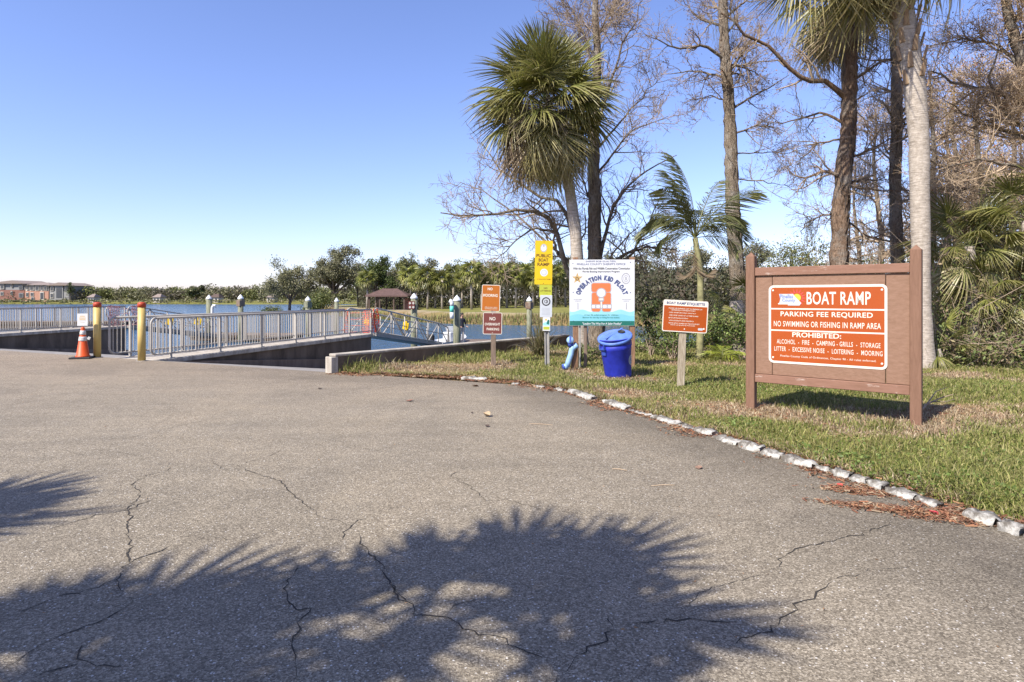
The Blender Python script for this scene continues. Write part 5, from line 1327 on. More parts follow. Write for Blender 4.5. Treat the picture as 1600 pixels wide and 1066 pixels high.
# ------------------------------------------------------------------ far bank: oaks, palms, woods, pavilion, house
OAK = [(.155, .15, .07), (.19, .18, .09), (.12, .12, .055), (.22, .20, .12)]
DKG = [(.075, .10, .026), (.10, .125, .032), (.06, .08, .022)]
OLV = [(.165, .17, .05), (.20, .20, .07), (.12, .135, .042)]
def leafy(name, label, px, dep, toppy, wid, seed, pal, nleaf=9000, lsz=.32, trunk_r=.4, fork=.28, spread=1.0, group=None, bark='bark_dark', low=.3):
    x = (px - CX) * dep / F; z = hz(x, dep); H = CAMZ - (toppy - HY) * dep / F - z; rg = np.random.default_rng(seed); Wd = wid * dep / F / 2
    t = thing(name, label, 'tree', (x, dep, z), 0, group)
    tp = np.array([[0, 0, -.3], [rg.normal() * .1, 0, H * fork * .5], [rg.normal() * .3, rg.normal() * .2, H * fork]]); tp = resample(tp, 8); tr = np.linspace(trunk_r * 1.25, trunk_r * .8, 8)
    V, Fc = tubes(tp[None], tr[None], 10); np_obj('trunk', V, Fc, M[bark], None, t, True)
    n = 12; lp = []; lr = []
    for i in range(n):
        az = i * 2.4 + rg.normal() * .3; rr = Wd * spread * rg.uniform(.5, .88); zt = H * (rg.uniform(low + .12, .55) if i % 2 else rg.uniform(.6, .9)); e = np.array([rr * math.cos(az), rr * math.sin(az) * .8, zt]); 
        if not i % 2: e[:2] *= .65
        s = tp[-1 - (i % 3)]; mid = s * .45 + e * .55 + np.array([0, 0, H * .07]) + rg.normal(size=3) * .3; lp.append(resample([s, mid, e], 9)); lr.append(np.linspace(trunk_r * .42, trunk_r * .08, 9))
    lp = np.array(lp); lr = np.array(lr)
    p1, q1 = spawn(lp, lr, 8, .25, (25, 70), (H * .12, H * .26), rg, .2, .25, 6, .6, .12, .3); p2, q2 = spawn(p1, q1, 5, .25, (25, 75), (H * .05, H * .13), rg, .15, .25, 4, .6, .05, .4)
    V, Fc = cat([tubes(lp, lr, 6), tubes(p1, q1, 4), tubes(p2, np.maximum(q2, .02), 3)]); np_obj('branches', V, Fc, M[bark], None, t)
    src = np.concatenate([p2[:, 2:].reshape(-1, 3), p1[:, 4:].reshape(-1, 3)]); k = rg.integers(0, len(src), nleaf); c = src[k] + rg.normal(size=(nleaf, 3)) * np.array([.035, .035, .028]) * H
    V, Fc, cc = leaf_cloud(c, lsz, rg, pal, .55); br = (1 + .25 * np.sin(k * 12.9))[:, None]; cc = cc * np.repeat(br, 4, 0); np_obj('crown', V, Fc, M['leaf'], cc, t)
    return t
leafy('oak_tree', 'low spreading oak leaning over the lake at the left of the far bank', 452, 128, 402, 96, 1, OAK, 9500, .36, .30, .35, 1.1)
leafy('oak_tree', 'largest spreading oak on the far bank, above the slim piling', 522, 126, 379, 118, 2, OAK, 19000, .36, .6, .25)
leafy('oak_tree', 'dark green tree standing over the left end of the pavilion', 588, 104, 398, 72, 3, DKG, 11000, .3, .3, .4, 1.0)
leafy('pine_tree', 'tall rounded green tree behind the pavilion roof', 632, 118, 392, 54, 4, OLV, 7500, .3, .25, .5)
leafy('oak_tree', 'small sparse tree between the great oak and the dark tree', 560, 132, 402, 40, 5, OAK, 3000, .32, .2, .4)
leafy('oak_tree', 'grey green oak behind the feathery palm on the far bank', 1062, 74, 372, 170, 6, OAK, 11000, .24, .4, .25)
leafy('oak_tree', 'grey green oak on the far bank to the right of the white sign', 985, 82, 384, 130, 7, OAK, 9000, .26, .35, .3)
leafy('oak_tree', 'broad green oak showing above the left half of the big sign', 1248, 46, 348, 150, 8, OLV, 9000, .17, .25, .3, 1.0)
leafy('oak_tree', 'grey green oak behind the left post of the big sign', 1165, 66, 368, 120, 9, OAK, 8000, .22, .3, .3)
leafy('oak_tree', 'olive green tree low behind the right half of the big sign', 1345, 50, 378, 140, 10, OLV, 7000, .18, .25, .3)
for i, (px, dep, ty, wd) in enumerate([(668, 120, 404, 40), (712, 124, 402, 46), (765, 122, 405, 44), (800, 126, 401, 50), (835, 124, 399, 50), (872, 120, 398, 52), (905, 116, 396, 56), (945, 112, 396, 60), (740, 128, 404, 50), (690, 128, 408, 40)]):
    leafy('oak_tree', 'olive green tree in the wood behind the row of far palms', px, dep, ty, wd, 40 + i, [OAK, OLV, DKG][i % 3], 7000, .33, .22, .35, 1.0, 'wood behind the far palms', low=.12)
def far_crown(seed):
    rg = np.random.default_rng(seed); V = []; Fq = []; C = []
    for i in range(34):
        u = (i + .5) / 34; e = R(80 - 145 * u ** .85); az = i * 2.4; Rm = (Matrix.Rotation(az, 3, 'Z') @ Matrix.Rotation(-e, 3, 'Y')); pal = np.array(G1 if u < .6 else G2)
        for j in range(13):
            a = R(-110 + 220 * j / 12 + rg.normal() * 3); L = 1.0 * rg.uniform(.8, 1.1); c = pal[rg.integers(0, len(pal))] * rg.uniform(.9, 1.5); n0 = len(V)
            for tq, wq in ((0.05, .03), (.5, .075), (1, .01)):
                x = .85 + L * tq * math.cos(a); y = L * tq * math.sin(a); z = -.55 * L * tq * tq - .3 * abs(y)
                for s in (-1, 1): V.append(tuple(Rm @ Vector((x - s * wq * math.sin(a), y + s * wq * math.cos(a), z)))); C.append(c)
            for k in range(2): q = n0 + 2 * k; Fq.append((q, q + 1, q + 3, q + 2))
    return np_mesh('crown', V, Fq, M['frond'], np.array([tuple(c) for c in C]))
FC = [far_crown(s) for s in (1, 2, 3)]
ft = {}
def far_palm(label, px, dep, cpy, i, sc=1.0):
    x = (px - CX) * dep / F; z = hz(x, dep); zc_ = CAMZ - (cpy - HY) * dep / F; t = thing('far_palm', label, 'palm', (x, dep, z), i * 1.3, 'palms on the far bank'); rg = random.Random(i)
    MB().tube([(0, 0, -.2), (rg.uniform(-.2, .2), 0, (zc_ - z) * .5), (0, 0, zc_ - z)], [.2, .17, .17], 8).build('trunk', M['palm_trunk'], t, smooth=True); o = obj('crown', FC[i % 3], t, (0, 0, zc_ - z)); o.scale = (sc, sc, sc)
far_palm('far palm leaning with a low crown left of the pavilion', 573, 98, 436, 0, 1.05)
far_palm('far palm with a clear tall trunk just left of the no mooring sign', 737, 94, 424, 1, 1.25)
for i, (px, dep, cy) in enumerate([(652, 100, 440), (668, 98, 433), (691, 97, 438), (708, 104, 428), (722, 102, 436), (752, 100, 432), (777, 96, 427), (792, 99, 424), (806, 97, 432), (820, 100, 428), (833, 98, 437), (868, 98, 428), (884, 101, 434), (640, 104, 430), (848, 97, 434), (762, 98, 440), (680, 103, 446)]):
    far_palm({652: 'far palm directly behind the piling with the patterned board', 640: 'far palm rising behind the right end of the pavilion roof', 708: 'far palm behind the stout piling beside the person',
              777: 'far palm just right of the no mooring plate', 833: 'far palm behind the piling with the red brown band', 868: 'far palm between the yellow sign and the white sign', 884: 'far palm partly hidden by the left edge of the white sign'}.get(px, 'far palm in the crowded row along the lawn across the water'), px, dep, cy, i + 2, 1.0 + .1 * ((i * 7) % 4))
def far_stuff():
    rg = np.random.default_rng(77)
    # shaded brush below the far wood, and trunks
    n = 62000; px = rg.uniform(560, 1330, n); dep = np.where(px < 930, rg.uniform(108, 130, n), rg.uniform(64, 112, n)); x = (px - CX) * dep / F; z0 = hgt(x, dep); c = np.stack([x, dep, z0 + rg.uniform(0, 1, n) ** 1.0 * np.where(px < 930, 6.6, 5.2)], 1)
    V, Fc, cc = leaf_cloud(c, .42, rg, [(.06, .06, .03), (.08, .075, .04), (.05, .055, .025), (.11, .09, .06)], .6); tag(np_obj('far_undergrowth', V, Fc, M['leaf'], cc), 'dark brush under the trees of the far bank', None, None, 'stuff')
    # reeds along the far shore
    n = 16000; t_ = rg.uniform(0, 1, n); poly = BANK[:8]; s = np.r_[0, np.cumsum(np.hypot(*np.diff(poly, axis=0).T))]; u = t_ * s[-1]; x = np.interp(u, s, poly[:, 0]) + rg.normal(size=n) * .6; y = np.interp(u, s, poly[:, 1]) + rg.uniform(0.4, 6, n); z = hgt(x, y); k = z > -1.6
    C = np.stack([x, y, z], 1)[k]; V, Fc, cc = blades(C, .55, .09, rg, [(.22, .17, .08), (.19, .18, .065), (.15, .19, .05), (.26, .21, .11)], .6); tag(np_obj('shore_reeds', V, Fc, M['grass'], cc), 'brown and green reeds on the far shore', None, None, 'stuff')
    # far shore tree line
    VV = []; FF = []; CC = []; o_ = 0
    for i in range(190):
        pxc = -270 + 920 * (i + rg.uniform(-.8, .8)) / 190; dp = rg.uniform(288, 322); xc = (pxc - CX) * dp / F; hh = rg.uniform(4.6, 7.2) + (1.0 if rg.random() < .15 else 0); rx = rg.uniform(3.5, 6.5); m_ = 420
        dv = unit(rg.normal(size=(m_, 3))); rad = rg.uniform(.45, 1.06, m_) ** .6; c = dv * rad[:, None] * np.array([rx, rx * .8, hh * .55]) + np.array([xc, dp, hh * .48]); c += .35 * rg.normal(size=(m_, 3)); c[:, 2] = np.maximum(c[:, 2], -.6)
        pal = [OAK, OLV, OAK, [(.12, .105, .07), (.14, .12, .08)]][rg.integers(0, 4)]; V, Fc, cc = leaf_cloud(c, .95, rg, pal, .6); VV.append(V); FF.append(Fc + o_); CC.append(cc); o_ += len(V)
    tag(np_obj('far_tree_line', np.concatenate(VV), np.concatenate(FF), M['leaf'], np.concatenate(CC)), 'wooded far shore of the lake', None, None, 'stuff')
    n = 5000; px = rg.uniform(-260, 640, n); dep = rg.uniform(266, 274, n); x = (px - CX) * dep / F; V, Fc, cc = leaf_cloud(np.stack([x, dep, rg.uniform(-1.2, .8, n) ** 1 * (.6 + .5 * np.sin(px * .2))], 1), .9, rg, [(.20, .19, .08), (.16, .17, .06), (.24, .21, .12)], .6); tag(np_obj('shore_scrub', V, Fc, M['leaf'], cc), 'pale scrub at the edge of the far shore', None, None, 'stuff')
far_stuff()
leafy('oak_tree', 'tallest dark tree on the distant shore, left of the pilings', 306, 280, 443, 44, 60, DKG + OAK, 5000, .9, .5, .3)
leafy('oak_tree', 'thin dark tree beside the distant apartment building', 110, 280, 441, 5, 61, DKG, 400, .6, .2, .5)
for i, (px, py, dep, s, lb) in enumerate([(424, 478, 122, 1.5, 'rounded bush at the left tip of the far bank'), (505, 470, 118, 2.1, 'bush under the great oak on the far bank'), (490, 474, 116, 1.4, 'small bush left of the great oak trunk')]):
    rg = np.random.default_rng(300 + i); q = P(px, py, dep); z = hz(q.x, q.y); n = 2200; c = rg.normal(size=(n, 3)) * np.array([.9, .9, .55]) * s * .7 + np.array([0, 0, s * .9]); V, Fc, cc = leaf_cloud(c, .3, rg, OLV + DKG, .55)
    t = thing('shore_bush', lb, 'bush', (q.x, q.y, z)); np_obj('foliage', V, Fc, M['leaf'], cc, t); st = MB()
    for k in range(5): st.tube([(0, 0, -.2), (math.cos(k * 1.26) * s * .3, math.sin(k * 1.26) * s * .3, s)], [.05, .02], 5)
    st.build('stems', M['bark_dark'], t)

def pavilion():
    dep = 98.0; a = P(581, 452, dep); b = P(638, 480, dep); cx = (a.x + b.x) / 2; W_ = (b.x - a.x); z = hz(cx, dep); e = CAMZ - (462 - HY) * dep / F; top = CAMZ - (451 - HY) * dep / F
    t = thing('pavilion', 'open picnic pavilion with a brown hipped roof on the far bank', 'pavilion', (cx, dep, z)); h = e - z; hw = W_ / 2 + .4; hd = 3.0; rt = top - z
    MB().add([(-hw, -hd, h), (hw, -hd, h), (hw, hd, h), (-hw, hd, h), (-hw * .35, 0, rt), (hw * .35, 0, rt), (-hw, -hd, h - .2), (hw, -hd, h - .2), (hw, hd, h - .2), (-hw, hd, h - .2)],
             [(0, 1, 5, 4), (1, 2, 5), (2, 3, 4, 5), (3, 0, 4), (0, 6, 7, 1), (1, 7, 8, 2), (2, 8, 9, 3), (3, 9, 6, 0), (9, 8, 7, 6)]).build('roof', M['brownroof'], t)
    for x in (-hw + .6, -hw * .33, hw * .33, hw - .6):
        for y in (-hd + .4, hd - .4): MB().bbox((x, y, h / 2 - .2), (.22, .22, h), .02).build('post', M['dark_timber'], t)
    MB().bbox((hw - .5, 0, (h - .5) / 2), (.5, 2.4, h - .3), .02).build('brick_end', M['brick'], t)
    for x in (-1.4, 1.2): MB().bbox((x, -.3, .72), (1.7, .7, .06), .01).bbox((x, -.3, .35), (.3, .4, .7), .02).bbox((x, -1.0, .42), (1.7, .25, .05), .01).build('picnic_table', M['dark_timber'], t)
    MB().box((0, 0, .02), (W_, 5.6, .08)).build('slab', M['conc_pale'], t)
pavilion()
def ranch():
    dep = 100.0; x = P(1078, 470, dep).x; z = hz(x, dep); t = thing('ranch_house', 'low house with a reddish roof beyond the etiquette sign', 'house', (x, dep, z)); Wd = 18; h = 2.5
    MB().bbox((0, 0, h / 2), (Wd, 7, h), .02).build('wall', M['stucco_w'], t)
    MB().add([(-Wd / 2 - .5, -4, h), (Wd / 2 + .5, -4, h), (Wd / 2 + .5, 4, h), (-Wd / 2 - .5, 4, h), (-Wd / 2 + 3, 0, h + 1.5), (Wd / 2 - 3, 0, h + 1.5)], [(0, 1, 5, 4), (1, 2, 5), (2, 3, 4, 5), (3, 0, 4), (3, 2, 1, 0)]).build('roof', M['rooftile'], t)
    for k in range(6):
        w_ = MB().bbox((-7.2 + k * 2.9, -3.52, 1.45), (1.5, .08, 1.2), .01).build('window', M['white'], t); MB().box((-7.2 + k * 2.9, -3.57, 1.45), (1.36, .03, 1.06)).build('pane', M['glass'], w_)
ranch()
def apartments():
    dep = 285.0; k = dep / F; zz = lambda py: CAMZ - (py - HY) * k; xx = lambda px: (px - CX) * k
    def block(label, p0, p1, ytop, yeave, ybase, face, upper, cols, gable):
        x0, x1 = xx(p0), xx(p1); cx = (x0 + x1) / 2; W_ = x1 - x0; z0 = zz(ybase); t = thing('apartment_building', label, 'building', (cx, dep, z0), 0); h = zz(yeave) - z0; rt = zz(ytop) - z0; D = 16
        lo = h * .64
        MB().bbox((0, D / 2, lo / 2), (W_, D, lo), .05).build('lower_wall', face, t); MB().bbox((0, D / 2 + .1, (lo + h) / 2), (W_ - .1, D - .2, h - lo), .05).build('upper_wall', upper, t)
        if gable: v = [(-W_ / 2 - 1, -1, h), (W_ / 2 + 1, -1, h), (W_ / 2 + 1, D + 1, h), (-W_ / 2 - 1, D + 1, h), (W_ * gable, -1, rt), (W_ * gable, D + 1, rt)]; f = [(0, 1, 4), (3, 5, 2), (0, 4, 5, 3), (1, 2, 5, 4), (3, 2, 1, 0)]
        else: v = [(-W_ / 2 - 1, -1, h), (W_ / 2 + 1, -1, h), (W_ / 2 + 1, D + 1, h), (-W_ / 2 - 1, D + 1, h), (-W_ / 2 + 1, D / 2, rt), (W_ / 2 - 6, D / 2, rt)]; f = [(0, 1, 5, 4), (1, 2, 5), (2, 3, 4, 5), (3, 0, 4), (3, 2, 1, 0)]
        MB().add(v, f).build('roof', M['rooftile'], t)
        for (a, b, ya, yb, kind) in cols:
            wx = xx((a + b) / 2) - cx; ww = (b - a) * k; wz = zz((ya + yb) / 2) - z0; wh = (yb - ya) * k
            w_ = MB().bbox((wx, -.12, wz), (ww, .3, wh), .03).build('balcony' if kind == 'b' else 'window', M['stucco_w'] if kind != 's' else M['stucco'], t); MB().box((wx, -.30, wz), (ww * .74, .06, wh * .76)).build('pane', M['glass'], w_)
    c1 = [(1, 7, 444, 452, 'w'), (17, 20, 443, 449, 'w'), (30, 36, 446, 453, 's'), (17, 20, 455, 461, 'w'), (30, 37, 458, 465, 's'), (1, 6, 456, 462, 'w')]
    block('distant apartment block with a gabled roof cut by the left edge', -22, 38.5, 438.2, 443.5, 470.5, M['brick'], M['stucco'], c1, .22)
    c2 = [(41, 45, 445, 453, 'w'), (47, 53, 446, 454, 'b'), (55, 62, 447, 454, 'b'), (64, 68, 446, 454, 'w'), (69, 74, 447, 454, 'b'), (48, 53, 457, 463, 'b'), (49, 54, 464, 470, 'b'), (63, 69, 456, 469, 'w'), (41, 45, 457, 464, 'w')]
    block('distant orange brick apartment block with a red brown roof and balconies', 39, 76, 441.0, 445.6, 471.5, M['brick2'], M['stucco_w'], c2, 0)
    c3 = [(87, 99, 447, 468.5, 's'), (79, 84, 448, 455, 'w'), (79, 84, 458, 466, 'w'), (102, 106, 448, 455, 's')]
    block('distant dark glazed gable end of the apartment building by the thin tree', 77.5, 108, 441.5, 446.4, 470, M['stucco'], M['stucco'], c3, 0.02)
apartments()
def far_houses():
    rg = random.Random(8)
    for i, (px, wd, lb) in enumerate([(166, 9, 'small pale house low on the distant shore left of the right bollard'), (265, 11, 'small pale boathouse on the distant shore below the tall dark tree'), (352, 13, 'dark roofed lake house on the distant shore between two pilings'), (436, 10, 'small white house on the distant shore beyond the bank oak')]):
        dep = 282; x = (px - CX) * dep / F; W_ = wd * dep / F; t = thing('lake_house', lb, 'house', (x, dep - 8, -.9)); MB().bbox((0, 0, 1.2), (W_, 5, 2.4), .03).build('wall', M['stucco_w'], t)
        MB().add([(-W_ / 2 - .4, -3, 2.4), (W_ / 2 + .4, -3, 2.4), (W_ / 2 + .4, 3, 2.4), (-W_ / 2 - .4, 3, 2.4), (-W_ / 4, 0, 3.9), (W_ / 4, 0, 3.9)], [(0, 1, 5, 4), (1, 2, 5), (2, 3, 4, 5), (3, 0, 4), (3, 2, 1, 0)]).build('roof', M['rooftile'] if i != 2 else M['dark_timber'], t)
        for s in (-1, 1): MB().box((s * W_ * .22, -2.52, 1.3), (W_ * .2, .06, 1.1)).build('window', M['glass'], t)
far_houses()

# ------------------------------------------------------------------ boat and person on the dock
def boat():
    q = P(704, 530, 33.8); t = thing('skiff', 'small white skiff moored at the dock behind the piling', 'boat', (q.x - .1, q.y + .2, -1.5), 1.2)
    st = [(-1.9, .62, .55), (-1.0, .72, .55), (.4, .70, .58), (1.3, .45, .66), (1.9, .04, .78)]; vs = []; fs = []
    for x, hw, g in st: vs += [(x, -hw, g), (x, -hw * .75, .12), (x, 0, -.05 + max(0, x - .8) * .25), (x, hw * .75, .12), (x, hw, g), (x, hw - .08 if hw > .1 else hw * .5, g - .02), (x, 0, .2), (x, -hw + .08 if hw > .1 else -hw * .5, g - .02)]
    for i in range(len(st) - 1):
        for j in range(8): a = i * 8 + j; b = i * 8 + (j + 1) % 8; fs.append((a, b, b + 8, a + 8))
    fs += [tuple(range(7, -1, -1)), tuple(range((len(st) - 1) * 8, len(st) * 8))]; MB().add(vs, fs).build('hull', M['white'], t)
    MB().bbox((-.1, 0, .6), (.4, .5, .8), .04).build('console', M['white'], t); MB().bbox((.1, 0, 1.12), (.03, .5, .4), .01, Matrix.Rotation(-.5, 4, 'Y')).build('windscreen', M['silver'], t)
    MB().bbox((-.75, 0, .5), (.35, .6, .3), .05).build('seat', M['white'], t); MB().bbox((-2.05, 0, .75), (.3, .3, .45), .06).bbox((-2.05, 0, .3), (.12, .1, .7), .03).build('outboard_motor', M['rubber'], t)
boat()
def person():
    q = P(721, 537, 32.6); z0 = -1.12; t = thing('person', 'person in a dark top and pale trousers standing on the dock behind the piling', 'person', (q.x, q.y, z0), R(35))
    me = bpy.data.meshes.new('body'); J = {}
    pts = [('pel', (0, 0, .92), .14, .11), ('bel', (0, -.01, 1.05), .13, .10), ('chest', (0, -.02, 1.27), .16, .115), ('neckb', (0, -.03, 1.42), .075, .07), ('neck', (0, -.04, 1.48), .052, .052), ('jaw', (0, -.075, 1.535), .06, .07), ('head', (0, -.065, 1.61), .078, .092), ('crown', (0, -.055, 1.68), .055, .065)]
    E = [('pel', 'bel'), ('bel', 'chest'), ('chest', 'neckb'), ('neckb', 'neck'), ('neck', 'jaw'), ('jaw', 'head'), ('head', 'crown')]
    for s, n in ((-1, 'l'), (1, 'r')):
        pts += [(n + 'sh', (s * .175, -.02, 1.37), .062, .062), (n + 'el', (s * .235, -.03, 1.10), .042, .042), (n + 'wr', (s * .20, -.22, .98), .028, .026), (n + 'pa', (s * .19, -.29, .97), .03, .018), (n + 'f1', (s * .17, -.36, .955), .010, .010), (n + 'f2', (s * .19, -.375, .95), .010, .010), (n + 'f3', (s * .21, -.37, .95), .010, .010), (n + 'f4', (s * .225, -.355, .95), .009, .009), (n + 'th', (s * .15, -.29, .98), .010, .010),
                (n + 'hip', (s * .095, 0, .86), .098, .098), (n + 'kn', (s * .105, -.02, .48), .062, .064), (n + 'an', (s * .11, .02, .09), .045, .05), (n + 'to', (s * .125, -.13, .035), .04, .03)]
        E += [('chest', n + 'sh'), (n + 'sh', n + 'el'), (n + 'el', n + 'wr'), (n + 'wr', n + 'pa')] + [(n + 'pa', n + f) for f in ('f1', 'f2', 'f3', 'f4', 'th')] + [('pel', n + 'hip'), (n + 'hip', n + 'kn'), (n + 'kn', n + 'an'), (n + 'an', n + 'to')]
    for i, p in enumerate(pts): J[p[0]] = i
    me.from_pydata([p[1] for p in pts], [(J[a], J[b]) for a, b in E], []); o = bpy.data.objects.new('body_tmp', me); COL.objects.link(o); o.modifiers.new('s', 'SKIN'); sv = me.skin_vertices[0].data
    for i, p in enumerate(pts): sv[i].radius = (p[2], p[3]); sv[i].use_root = (i == 0)
    sub = o.modifiers.new('b', 'SUBSURF'); sub.levels = 2; sub.render_levels = 2
    bpy.context.view_layer.update(); bm2 = bpy.data.meshes.new_from_object(o.evaluated_get(bpy.context.evaluated_depsgraph_get())); bpy.data.objects.remove(o); bm2.name = 'body'; bm2.materials.clear()
    for m in ('skin', 'shirt', 'trousers', 'rubber'): bm2.materials.append(M[m])
    for p in bm2.polygons:
        c = p.center; p.use_smooth = True
        p.material_index = 3 if c.z < .085 else 2 if c.z < .94 and abs(c.y) < .16 and abs(c.x) < .22 else 1 if c.z < 1.43 and not (c.y < -.2) else 0
    obj('body', bm2, t)
    m = MB(); m.lathe([(.075, -.03), (.088, .02), (.09, .06), (.07, .11), (.03, .135), (0, .14)], 14, Matrix.Translation((0, -.045, 1.585)) @ Matrix.Rotation(.25, 4, 'X')); m.build('hair', M['hair'], t, smooth=True)
    m = MB(); m.lathe([(0, -.018), (.012, -.008), (.014, 0), (.008, .016), (0, .022)], 8, Matrix.Translation((0, -.158, 1.595))); m.build('nose', M['skin'], t, smooth=True)
    for s in (-1, 1): MB().lathe([(0, -.009), (.009, 0), (0, .009)], 8, Matrix.Translation((s * .032, -.142, 1.62))).build('eye', M['hair'], t, smooth=True); MB().lathe([(0, -.03), (.012, -.01), (.014, .012), (0, .03)], 8, Matrix.Translation((s * .084, -.06, 1.605))).build('ear', M['skin'], t, smooth=True)
    MB().bbox((0, -.146, 1.555), (.045, .012, .008), .003).build('mouth', M['maroon'], t); MB().bbox((0, .14, 1.24), (.28, .16, .40), .06).build('backpack', M['rubber'], t)
person()

# ------------------------------------------------------------------ grass, weeds, litter, undergrowth
def in_verge(x, y):
    wl = W1 - W0; ws = wl[0] * (y - W0[1]) - wl[1] * (x - W0[0]); sd = kerb_sd(x, y); ds, ss = seg_dist(x, y, SHORE)
    return sd, (ws < -.85) & ((ss < 0) | (ds < 1.2))
def dryness(x, y, sd):
    d = .44 + .42 * wob(x, y, 1.3) + .25 * wob(x + 9, y - 4, 3.6)
    for px, py, r, k in ((1320, 668, .5, .6), (1220, 652, .4, .45), (1440, 668, .4, .55), (1530, 660, .8, .5), (990, 590, .7, .7), (900, 578, .6, .8), (770, 568, .7, .8), (640, 575, 1.2, .55), (1150, 640, .6, .45), (1065, 612, .6, .5), (1480, 790, .5, .6), (700, 578, .8, .5)):
        g = G(px, py, .05); d = d + k * np.exp(-((x - g.x) ** 2 + (y - g.y) ** 2) / r ** 2)
    for px, py, r, k in ((1160, 672, .5, .7), (1300, 700, .5, .7), (1420, 720, .6, .8), (1540, 740, .7, .7), (600, 562, 1.0, .6), (1130, 620, .8, .5), (1540, 610, 1.2, .5), (830, 600, .5, .5)):
        g = G(px, py, .05); d = d - k * np.exp(-((x - g.x) ** 2 + (y - g.y) ** 2) / r ** 2)
    return d
GREEN = np.array([(.17, .19, .045), (.22, .22, .06), (.13, .16, .036), (.28, .26, .09), (.33, .29, .125)]); STRAW = np.array([(.42, .33, .20), (.33, .25, .155), (.48, .40, .27), (.26, .18, .11), (.37, .25, .16)])
def grass():
    rg = np.random.default_rng(9)
    def scat(n, y0, y1, x1f):
        y = y0 * (y1 / y0) ** rg.uniform(0, 1, n); x = rg.uniform(-.36, x1f, n) * y; sd, ok = in_verge(x, y); k = ok & (sd > -.03 + .10 * wob(x, y, 4.0) * .3); return x[k], y[k], sd[k]
    x, y, sd = scat(480000, 3.0, 19.5, .92); d = dryness(x, y, sd); pr = rg.uniform(size=len(x)); edge = sstep(.0, .35, sd)
    keep = (pr < np.clip(1.15 - .55 * sstep(.55, 1.3, d), .22, 1)) & (rg.uniform(size=len(x)) < .3 + .7 * edge); x, y, sd, d = x[keep], y[keep], sd[keep], d[keep]; n = len(x)
    dry = rg.uniform(size=n) < sstep(.35, 1.05, d) * .9 + .1; ci = np.where(dry[:, None], STRAW[rg.integers(0, 5, n)], GREEN[rg.integers(0, 5, n)]); h = np.where(dry, .042, .066) * (1 + .5 * wob(x, y, 2.2)) * (1 + .8 * (rg.uniform(size=n) < .05)); h = np.clip(h, .02, .16)
    wallk = np.exp(-np.maximum(0, np.abs(seg_dist(x, y, np.array([W0, W1]))[0]) - .1) / .45); h = h * (1 + 1.4 * wallk)
    C = np.stack([x, y, hgt(x, y) - .008], 1); V, Fc, cc = blades(C, h, .0055 + .0011 * y * .6, rg, None, 1.2, ci); tag(np_obj('grass', V, Fc, M['grass'], cc), 'short green and straw coloured verge grass', None, None, 'stuff')
    n = 9000; s = np.r_[0, np.cumsum(np.hypot(*np.diff(KERB[2:15], axis=0).T))]; u = rg.uniform(0, s[-1], n); x = np.interp(u, s, KERB[2:15, 0]); y = np.interp(u, s, KERB[2:15, 1]); o_ = np.abs(rg.normal(size=n)) * .07 + .035; x = x + o_ * .8; y = y + o_ * .55; k = wob(x, y, 3.0) > -.35; x, y = x[k], y[k]
    C = np.stack([x, y, np.maximum(hgt(x, y), .0)], 1); dry = rg.uniform(size=len(x)) < .4; ci = np.where(dry[:, None], STRAW[rg.integers(0, 5, len(x))], GREEN[rg.integers(0, 5, len(x))]); V, Fc, cc = blades(C, .075, .009, rg, None, 1.5, ci); tag(np_obj('kerb_grass', V, Fc, M['grass'], cc), 'ragged grass leaning over the kerb', None, None, 'stuff')
    # broad leaved weeds in the greener places
    x, y, sd = scat(130000, 3.0, 18, .92); d = dryness(x, y, sd); k = rg.uniform(size=len(x)) < sstep(.6, -.2, d) * .85 * (.25 + .75 * (wob(x, y, 3.2) > .05)); x, y = x[k], y[k]; C = np.stack([x, y, hgt(x, y) + rg.uniform(.0, .085, len(x)) * (.6 + .5 * np.clip(wob(x, y, 3.2), 0, 1.2))], 1)
    V, Fc, cc = leaf_cloud(C, .03, rg, [(.12, .17, .036), (.16, .21, .05), (.09, .135, .03), (.19, .23, .065)], .6, None, .5); tag(np_obj('weeds', V, Fc, M['leaf'], cc), 'broad leaved weeds among the grass', None, None, 'stuff')
    # dry litter: fallen cypress needles along the kerb and in the dry patches
    n = 9000; s = np.r_[0, np.cumsum(np.hypot(*np.diff(KERB[2:15], axis=0).T))]; u = rg.uniform(0, s[-1], n); x = np.interp(u, s, KERB[2:15, 0]); y = np.interp(u, s, KERB[2:15, 1]); off_ = np.abs(rg.normal(size=n)) * .12 * (.35 + .8 * (wob(x, y, 2.5) > -.15)); x = x - off_ * .8 + rg.normal(size=n) * .04; y = y - off_ * .6 + rg.normal(size=n) * .04
    g = [G(1290, 735), G(1440, 800), G(1500, 812), G(1380, 795), G(1340, 768)]; m_ = 3800; w_ = rg.integers(0, 5, m_); gx = np.array([a.x for a in g])[w_] + rg.normal(size=m_) * np.array([.08, .22, .22, .16, .1])[w_]; gy = np.array([a.y for a in g])[w_] + rg.normal(size=m_) * np.array([.05, .045, .06, .03, .04])[w_] - (gx - np.array([a.x for a in g])[w_]) * .35
    x = np.r_[x, gx]; y = np.r_[y, gy]; m2 = 26000; y2 = 3.2 * (14 / 3.2) ** rg.uniform(0, 1, m2); x2 = rg.uniform(-.3, .9, m2) * y2; sd2, ok = in_verge(x2, y2); dd = dryness(x2, y2, sd2); k = ok & (sd2 > .1) & (rg.uniform(size=m2) < sstep(.7, 1.3, dd)); x = np.r_[x, x2[k]]; y = np.r_[y, y2[k]]
